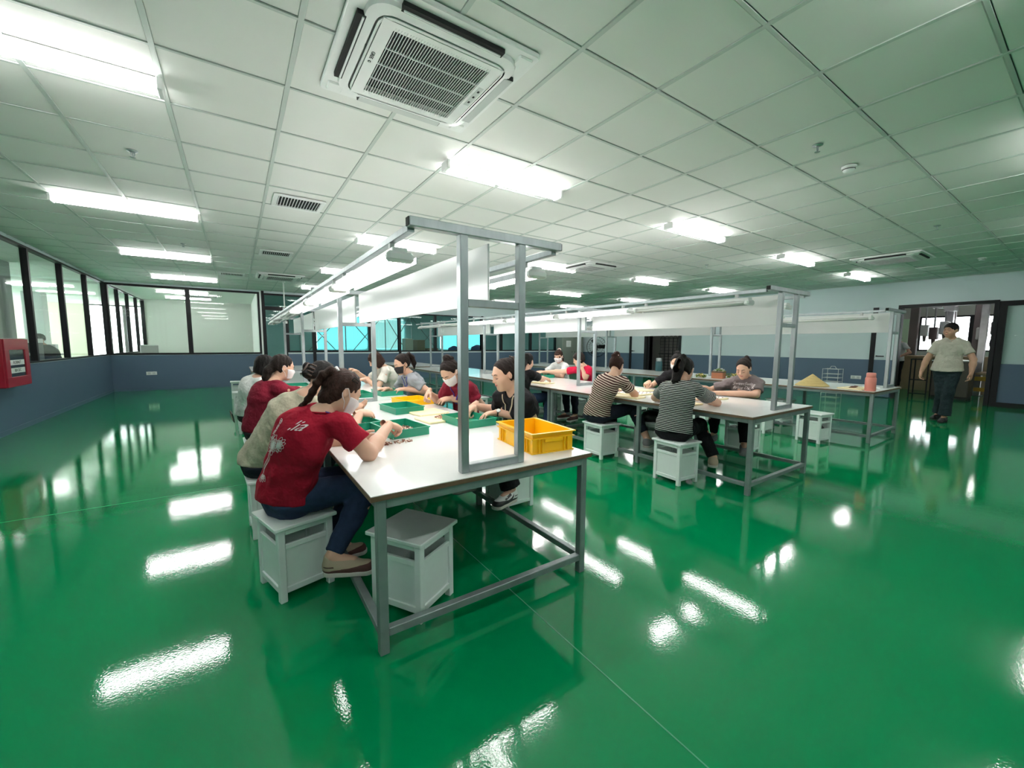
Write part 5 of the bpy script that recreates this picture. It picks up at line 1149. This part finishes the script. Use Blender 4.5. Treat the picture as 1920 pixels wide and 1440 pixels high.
SH_BLACK, SH_GREY, SH_CREAM, SH_TAUPE, SH_CRIM, SH_POLO = cloth('black_cotton', (.013, .012, .014)), cloth('grey_polo', (.30, .31, .335)), cloth('cream_cotton', (.62, .59, .53)), cloth('taupe_cotton', (.165, .135, .135)), cloth('crimson_cotton', (.52, .012, .05)), cloth('offwhite_polo', (.47, .45, .38))
SH_BW = stripes('black_white_stripes', (.66, .66, .64), (.012, .012, .014), .0165, .70); SH_BR = stripes('brown_cream_stripes', (.62, .50, .42), (.060, .018, .018), .024, .55)
SHOE_BEIGE, SHOE_BROWN, SHOE_GREY, SHOE_BLK, SOLE_OFF = mat('beige_suede', (.40, .32, .23), .8), mat('brown_suede', (.09, .035, .03), .8), mat('grey_knit', (.20, .20, .21), .8, bump=(120, .4, .003)), mat('black_leather_shoe', (.015, .014, .015), .4), mat('off_white_rubber', (.52, .50, .45), .6)
SV, SQ = SHOE_UP; SBVH = BVHTree.FromPolygons([tuple(p) for p in SV], [tuple(q) for q in SQ])
def shoe_patch(name, poly, side, m, off=.002):
    """flat overlay laid on the side (or top) of the shoe upper; poly in (x, z) or (x, y)"""
    v = []; 
    for a, b in poly:
        o, d = ((a, side*.2, b), (0, -side, 0)) if side else ((a, b, .3), (0, 0, -1)); h = SBVH.ray_cast(Vector(o), Vector(d)); v.append(tuple(h[0]+h[1]*off) if h[0] else (a, side*.04, b) if side else (a, b, .06))
    n = len(v)//2; me = bpy.data.meshes.new(name); me.from_pydata(v, [], [(i, i+1, n+i+1, n+i) for i in range(n-1)]); me.materials.append(m); return me
def strip(a, b, n=9): return [(a[0]+(b[0]-a[0])*t, a[1]+(b[1]-a[1])*t) for t in np.linspace(0, 1, n)]
def sneaker_extra(m):
    r = [('mudguard', to_mesh('mudguard', *SHOE_GD, m))]
    for sd_ in (-1, 1):
        r.append(('heel_panel', shoe_patch('heel_panel', strip((-.035, .026), (.03, .026))+strip((-.035, .06), (.015, .06)), sd_, m))); r.append(('toe_band', shoe_patch('toe_band', strip((.09, .024), (.20, .024))+strip((.11, .042), (.19, .040)), sd_, m)))
    return r
def court_extra():
    r = sneaker_extra(SHOE_BLK)
    for sd_ in (-1, 1):
        r.append(('side_swoosh', shoe_patch('side_swoosh', [(.02, .075), (.03, .055), (.05, .042), (.075, .037), (.11, .042), (.135, .048)]+[(.022, .075), (.04, .062), (.058, .055), (.08, .05), (.11, .048), (.135, .0485)], sd_, SHOE_BLK, .003)))
        r.append(('eyestay', shoe_patch('eyestay', [(.045, .07), (.08, .062), (.12, .05)]+[(.045, .085), (.08, .076), (.12, .062)], sd_, SHOE_BLK)))
    return r
BAR = .115     # stretcher top
D = (0, 0, -1)
def Rz(*p): return p
PEOPLE = [
 dict(label='woman in red floral-print shirt and jeans, braided ponytail, nearest on the left', hip=(.19, 2.43), face=14, head=(.455, 2.275, 1.045), look=(8, 34, -4), twist=-12, h=.008, hunch=.05, w=1.08, hair='braid', hm=0, hairm=M_HAIRB, fwd=.04,
   braid=[(.395, 2.235, 1.165), (.358, 2.240, 1.148), (.330, 2.250, 1.105), (.313, 2.262, 1.062), (.292, 2.280, 1.020), (.268, 2.305, .985), (.240, 2.325, .955), (.205, 2.345, .920), (.175, 2.365, .885), (.16, 2.375, .86)],
   R=((.745, 2.43, .815), (.85, .35, -.35), (-.25, .1, -1), 'curl'), eR=(.545, 2.13, .735), L=((.575, 2.50, .735), (.9, -.1, -.05), (.1, -.9, -.45), 'rest'), hintL=(-.2, .7, -.6),
   kR=(.585, 2.30, .515), aR=(.360, 2.175, .215), kL=(.60, 2.57, .50), aL=(.40, 2.50, .12), footR=-28, footL=0, shirt=SH_RED, trousers=M_JEANS, mask=M_MASKW, lanyard=(M_STRAPB, .06), print=floral, shoe=SHOE_BEIGE, sole=SOLE_OFF, lace=SHOE_BROWN, shoe_extra=sneaker_extra(SHOE_BROWN), headgear=(('hair_clip', BRAIDCLIP, M_CLIP), ('hair_pin', PINS, M_HAIR)), collar=(SH_RED, .006)),
 dict(label='woman in beige top with claw clip and blue lanyard, second on the left', hip=(.10, 3.25), face=6, head=(.475, 2.99, 1.06), look=(25, 33, 0), twist=-10, h=.009, hunch=.05, hair='clip', hairm=M_HAIR, fwd=.05,
   R=((.72, 3.02, .80), (.95, .3, -.1), (0, .5, -.85), 'rest'), L=((.70, 3.26, .80), (.95, -.1, .15), (.1, -.5, .85), 'rest'), shirt=SH_BEIGE, trousers=M_DJEANS, mask=M_MASKW, lanyard=(M_STRAPB, .15), headgear=(('claw_clip', CLAW2, M_TORT),)),
 dict(label='woman in burgundy tee and dark trousers, bun at nape, third on the left', hip=(.13, 4.46), face=6, head=(.355, 4.36, 1.075), look=(12, 16, 0), twist=-6, hunch=.045, hair='low', hairm=M_HAIRD,
   R=((.62, 4.52, .86), (.7, .5, .35), (-.3, .6, -.5), 'pinch'), hintR=(.3, -.8, -.7), L=((.60, 4.72, .77), (.9, -.3, 0), (0, -.4, -.9), 'rest'), shirt=SH_BURG, trousers=M_BPANT, mask=M_MASKW),
 dict(label='woman in white shirt with black shoulder hair, fourth on the left', hip=(.08, 5.52), face=4, head=(.265, 5.32, 1.045), look=(5, 12, 0), hunch=.045, hair='bob', hairm=M_HAIR, h=.012,
   R=((.58, 5.40, .75), (1, .1, 0), D, 'rest'), L=((.58, 5.65, .75), (1, -.1, 0), D, 'rest'), sleeve=.9, shirt=SH_WHITE, trousers=M_BPANT),
 dict(label='woman in black tee and beige lanyard without mask, nearest on the right side', hip=(1.88, 2.68), face=188, head=(1.655, 2.545, 1.075), look=(173, 17, 3), h=.008, w=1.08, hair='topclip', hairm=M_HAIRD, hunch=.045, sleeve=.66,
   L=((1.655, 2.655, .775), (-.93, .33, -.12), (-.05, -.1, -1), 'rest'), eL=(1.85, 2.46, .738), R=((1.60, 2.92, .80), (-.85, -.25, -.45), (0, .1, -1), 'pinch'), hintR=(.2, .7, -.5), kL=(1.60, 2.52, .505), aL=(1.675, 2.475, .215), kR=(1.50, 2.80, .505), aR=(1.575, 2.86, .215), footL=200, footR=182, cuffr=.075, pant=1.05, cuff=.95,
   shirt=SH_BLACK, trousers=M_BPANT, lanyard=(M_BEIGEL, .22), vneck=.07, shoe=M_WHITE, sole=SOLE_OFF, lace=SHOE_BLK, shoe_extra=court_extra(), headgear=(('claw_clip', CLAW, M_TORT),)),
 dict(label='woman in burgundy tee with blue lanyard and low white mask, bending forward', hip=(1.87, 3.60), face=190, head=(1.60, 3.36, 1.045), look=(205, 42, 6), h=.009, hair='bun', hairm=M_HAIRD, hunch=.05,
   L=((1.68, 3.50, .785), (-.95, .35, -.05), (.1, .3, -1), 'rest'), eL=(1.87, 3.28, .735), R=((1.51, 3.66, .835), (-.6, -.5, -.6), (.4, -.6, -.6), 'pinch'), shirt=SH_BURG, trousers=M_BPANT, mask=M_MASKW, lanyard=(M_STRAPB, .22), shoe=SHOE_BLK, sole=SOLE_OFF, aL=(1.60, 3.42, .215), kL=(1.53, 3.45, .51), aR=(1.60, 3.72, .215), kR=(1.50, 3.74, .51), footL=178, footR=182, collar=(SH_BURG, .007)),
 dict(label='woman in grey polo with black mask and ponytail, third on the right side', hip=(1.86, 4.85), face=184, head=(1.615, 4.705, 1.06), look=(190, 20, 0), h=.010, hair='pony', hairm=M_HAIRD, hunch=.04,
   L=((1.63, 4.66, .77), (-.95, .25, -.05), (0, .1, -1), 'rest'), eL=(1.86, 4.50, .735), R=((1.48, 4.93, .755), (-1, -.1, 0), D, 'rest'), shirt=SH_GREY, trousers=M_BPANT, mask=M_MASKB, lanyard=(M_STRAPB, .18), collar=(mat('dark_collar', (.06, .065, .075), .85), .012)),
 dict(label='woman in cream shirt with brown bob leaning forward, farthest on the right side', hip=(1.93, 6.12), face=182, head=(1.665, 5.98, 1.055), look=(172, 34, 0), h=.011, hair='bob', hairm=M_HAIRB, hunch=.05,
   L=((1.52, 5.95, .80), (-1, .15, -.1), D, 'rest'), R=((1.44, 6.22, .90), (-.75, -.1, .3), (-.2, -.2, -1), 'curl'), eR=(1.62, 6.32, .74), shirt=SH_CREAM, trousers=M_DJEANS, headgear=()),
 dict(label='woman in black-and-white striped tee with long black ponytail, middle row near end', hip=(3.45, 2.31), face=16, head=(3.62, 2.33, 1.06), look=(14, 24, 0), h=.009, hair='longpony', hairm=M_HAIR, hunch=.04, striped=1, w=1.04,
   R=((4.08, 2.40, .735), (.7, .65, 0), D, 'rest'), eR=(3.93, 2.17, .735), L=((3.86, 2.68, .735), (.95, .1, 0), D, 'rest'), hintL=(-.1, .8, -.5), kR=(3.86, 2.30, .50), aR=(3.87, 2.14, .20), kL=(3.82, 2.52, .50), aL=(3.84, 2.46, .12), footR=30, footL=20, cuffr=.058, shirt=SH_BW, trousers=M_BPANT, shoe=SHOE_BEIGE, sole=SOLE_OFF, mask=M_MASKW),
 dict(label='woman in brown-and-cream striped tee with top bun, middle row', hip=(3.46, 3.33), face=8, head=(3.625, 3.20, 1.06), look=(18, 24, 0), h=.010, hair='bun', hairm=M_HAIRB, hunch=.05, striped=1,
   R=((3.93, 3.20, .735), (.8, .55, 0), D, 'rest'), eR=(3.74, 3.02, .74), L=((3.92, 3.50, .735), (.95, 0, 0), D, 'rest'), kR=(3.84, 3.13, .565), aR=(3.86, 2.92, .23), kL=(3.80, 3.40, .50), aL=(3.80, 3.42, .11), footR=15, cuff=.78, shirt=SH_BR, trousers=M_DJEANS, shoe=SHOE_GREY, sole=SOLE_OFF, mask=M_MASKW, headgear=(('scrunchie', SCRUN, M_PINKS),)),
 dict(label='woman in black tee and dark jeans behind the rack post, middle row', hip=(3.40, 4.80), face=10, head=(3.46, 4.70, 1.055), look=(25, 15, 0), h=.011, hair='low', hairm=M_HAIR, hunch=.035,
   R=((3.86, 4.80, .79), (.9, .2, -.2), D, 'rest'), L=((3.85, 5.02, .76), (.95, -.1, -.1), D, 'rest'), kR=(3.84, 4.66, .53), aR=(3.66, 4.52, .16), shirt=SH_BLACK, trousers=M_JEANS, shoe=SHOE_BEIGE),
 dict(label='woman in taupe tee with white lettering holding tweezers, facing the camera', hip=(5.13, 2.50), face=196, head=(4.935, 2.425, 1.03), look=(187, 26, 0), h=.008, w=1.16, hair='pony', hairm=M_HAIRD, hunch=.04, sleeve=.72, s=1.0,
   L=((4.74, 2.63, .735), (-.75, .65, 0), D, 'flat'), eL=(4.93, 2.27, .738), R=((4.70, 2.86, .80), (-.7, -.45, -.35), (.2, -.2, -1), 'curl'), hintR=(.2, .8, -.6), kL=(4.72, 2.28, .50), aL=(4.64, 2.22, .215), kR=(4.78, 2.66, .52), aR=(4.90, 2.72, .215), footL=205, footR=190, shirt=SH_TAUPE, trousers=M_BPANT, shoe=SHOE_GREY, sole=SHOE_GREY, print=script, collar=(SH_TAUPE, .007)),
 dict(label='masked woman in black tee half hidden behind the striped ponytail', hip=(5.20, 3.43), face=188, head=(4.97, 3.33, 1.06), look=(203, 18, 0), h=.011, hair='bun', hairm=M_HAIR, hunch=.04,
   L=((4.74, 3.28, .76), (-1, .1, -.05), D, 'rest'), R=((4.68, 3.56, .79), (-.9, -.3, -.2), D, 'curl'), shirt=SH_BLACK, trousers=M_BPANT, mask=M_MASKW),
 dict(label='short-haired woman in crimson top leaning on her elbow, middle row far side', hip=(5.13, 5.22), face=182, head=(4.87, 5.14, 1.045), look=(145, 20, 0), h=.011, hair='crop', hairm=M_HAIRD, hunch=.05,
   L=((4.83, 5.00, .88), (-.25, .1, 1), (-.9, .3, 0), 'curl'), eL=(4.88, 4.98, .738), R=((4.60, 5.78, .80), (-.5, .8, -.1), D, 'rest'), shirt=SH_CRIM, trousers=M_DJEANS, shoe=SHOE_BROWN, kL=(4.74, 5.10, .50), aL=(4.70, 5.02, .12)),
 dict(label='woman in white ringer tee and white mask with fringe, middle row far end', hip=(5.22, 5.97), face=190, head=(5.0, 5.83, 1.075), look=(207, 20, 0), h=.011, hair='front', hairm=M_HAIRB, hunch=.035,
   L=((4.76, 5.78, .79), (-1, .1, -.05), D, 'rest'), R=((4.72, 6.02, .79), (-1, -.1, -.05), D, 'rest'), shirt=SH_WHITE, trousers=M_BPANT, mask=M_MASKW, collar=(mat('brown_trim', (.05, .015, .015), .8), .007), headgear=(('scrunchie', SCRUN, M_PINKS),)),
 dict(label='man in cream polo and dark trousers walking in from the machine hall', hip=(10.25, 1.60), face=186, stand=.93, head=(10.20, 1.60, 1.575), look=(158, 4, 0), h=.011, s=1.06, w=1.10, sw=1.04, drop=.045, vneck=.06, bust=0, hunch=.0, hair='short', hairm=M_HAIR, skin=M_SKIN2, hs=1.02,
   L=((10.14, 1.30, .85), (-.15, .0, -1), (.0, 1, 0), 'hang'), R=((10.14, 1.90, .84), (-.1, .05, -1), (0, -1, 0), 'hang'), hintL=(.6, -1, 0), hintR=(.6, 1, 0), kL=(10.14, 1.54, .52), aL=(10.10, 1.55, .10), kR=(10.19, 1.63, .51), aR=(10.32, 1.66, .12), footL=176, footR=170, hem=.885, pant=1.12, cuff=.98, cuffr=.070, shirt=SH_POLO, trousers=cloth('dark_teal_trousers', (.016, .030, .034)), shoe=SHOE_BLK, sole=SHOE_BLK, lace=SHOE_BLK, collar=(SH_POLO, .011), fwd=.0),
 dict(label='dark capped office worker seen through the left glass, leaning over a desk', hip=(-3.05, 12.05), face=150, seat=.66, head=(-3.28, 12.15, 1.34), look=(160, 12, 0), h=.012, hair='short', hairm=M_HAIR, bust=0, skin=M_SKIN2, hunch=.04,
   L=((-3.62, 12.10, 1.08), (-1, .2, 0), D, 'rest'), R=((-3.55, 12.36, 1.08), (-1, .1, 0), D, 'rest'), kL=(-3.42, 12.12, .72), aL=(-3.38, 12.1, .36), kR=(-3.4, 12.36, .72), aR=(-3.36, 12.36, .36), sleeve=.95, shirt=cloth('dark_jacket', (.05, .055, .06)), trousers=M_BPANT),
 dict(label='distant person in white shirt by the mint board in the machine hall', hip=(16.4, 3.62), face=150, stand=.92, head=(16.37, 3.64, 1.50), look=(140, 25, 0), h=.014, hair='short', hairm=M_HAIR, bust=0, hunch=.0,
   L=((16.15, 3.5, 1.0), (-1, .3, 0), D, 'rest'), R=((16.18, 3.82, 1.0), (-1, 0, 0), D, 'rest'), kL=(16.37, 3.56, .5), aL=(16.4, 3.55, .10), kR=(16.38, 3.7, .5), aR=(16.4, 3.7, .10), shirt=SH_WHITE, trousers=M_BPANT),
]
for P in PEOPLE:
    P['hair'], P['hm_'] = P['hair'], None
    P['hair'] = (P['hair'], P.pop('hairm'))
    G_ = person(P)
    if 'nearest on the right side' in P['label']:            # her wristwatch and thin bracelet
        r_, w_, e_ = G_['root'], np.array(G_['wr']['L']), np.array(G_['el']['L']); ax = vn(w_-e_); c0 = w_-ax*.018; u_ = vn(np.cross(ax, (0, 0, 1))); v_ = np.cross(u_, ax); q_ = np.cross(ax, u_)
        build('watch_strap', MB().tube([tuple(c0+u_*.031*math.cos(a)+q_*.026*math.sin(a)) for a in np.linspace(0, 2*PI, 15)[:-1]], .0055, 6, closed=True), SHOE_BLK, r_, smooth=True)
        n_ = vn(-u_*.0+np.array([-.2, -.75, .65])); n_ = vn(n_-ax*(n_@ax)); t_ = np.cross(ax, n_); Mx = Matrix([[ax[i], t_[i], n_[i], (c0+n_*.030)[i]] for i in range(3)]+[[0, 0, 0, 1]])
        w = MB().lathe([(.017, -.004), (.017, .004), (.015, .005)], 20); w.v = [tuple(Mx@Vector(p)) for p in w.v]; build('watch_case', w, M_CLIP, r_)
        w = MB().lathe([(.0145, .0045), (.0145, .0056)], 20); w.v = [tuple(Mx@Vector(p)) for p in w.v]; build('watch_face', w, M_WHITE, r_)

t = thing('phone', 'phone in a dark case tucked in the back pocket of the white-shirted woman', 'phone', (-.065, 5.44, .435), .2)
o = build('phone_case', MB().box(-.006, .006, -.036, .036, 0, .13, .003), M_BAG, t); o.rotation_euler = (.5, -.25, 0)
o = build('phone_back', MB().box(-.0075, -.006, -.028, .028, .03, .11), mat('pinkish_print', (.30, .10, .10), .4), t); o.rotation_euler = (.5, -.25, 0)
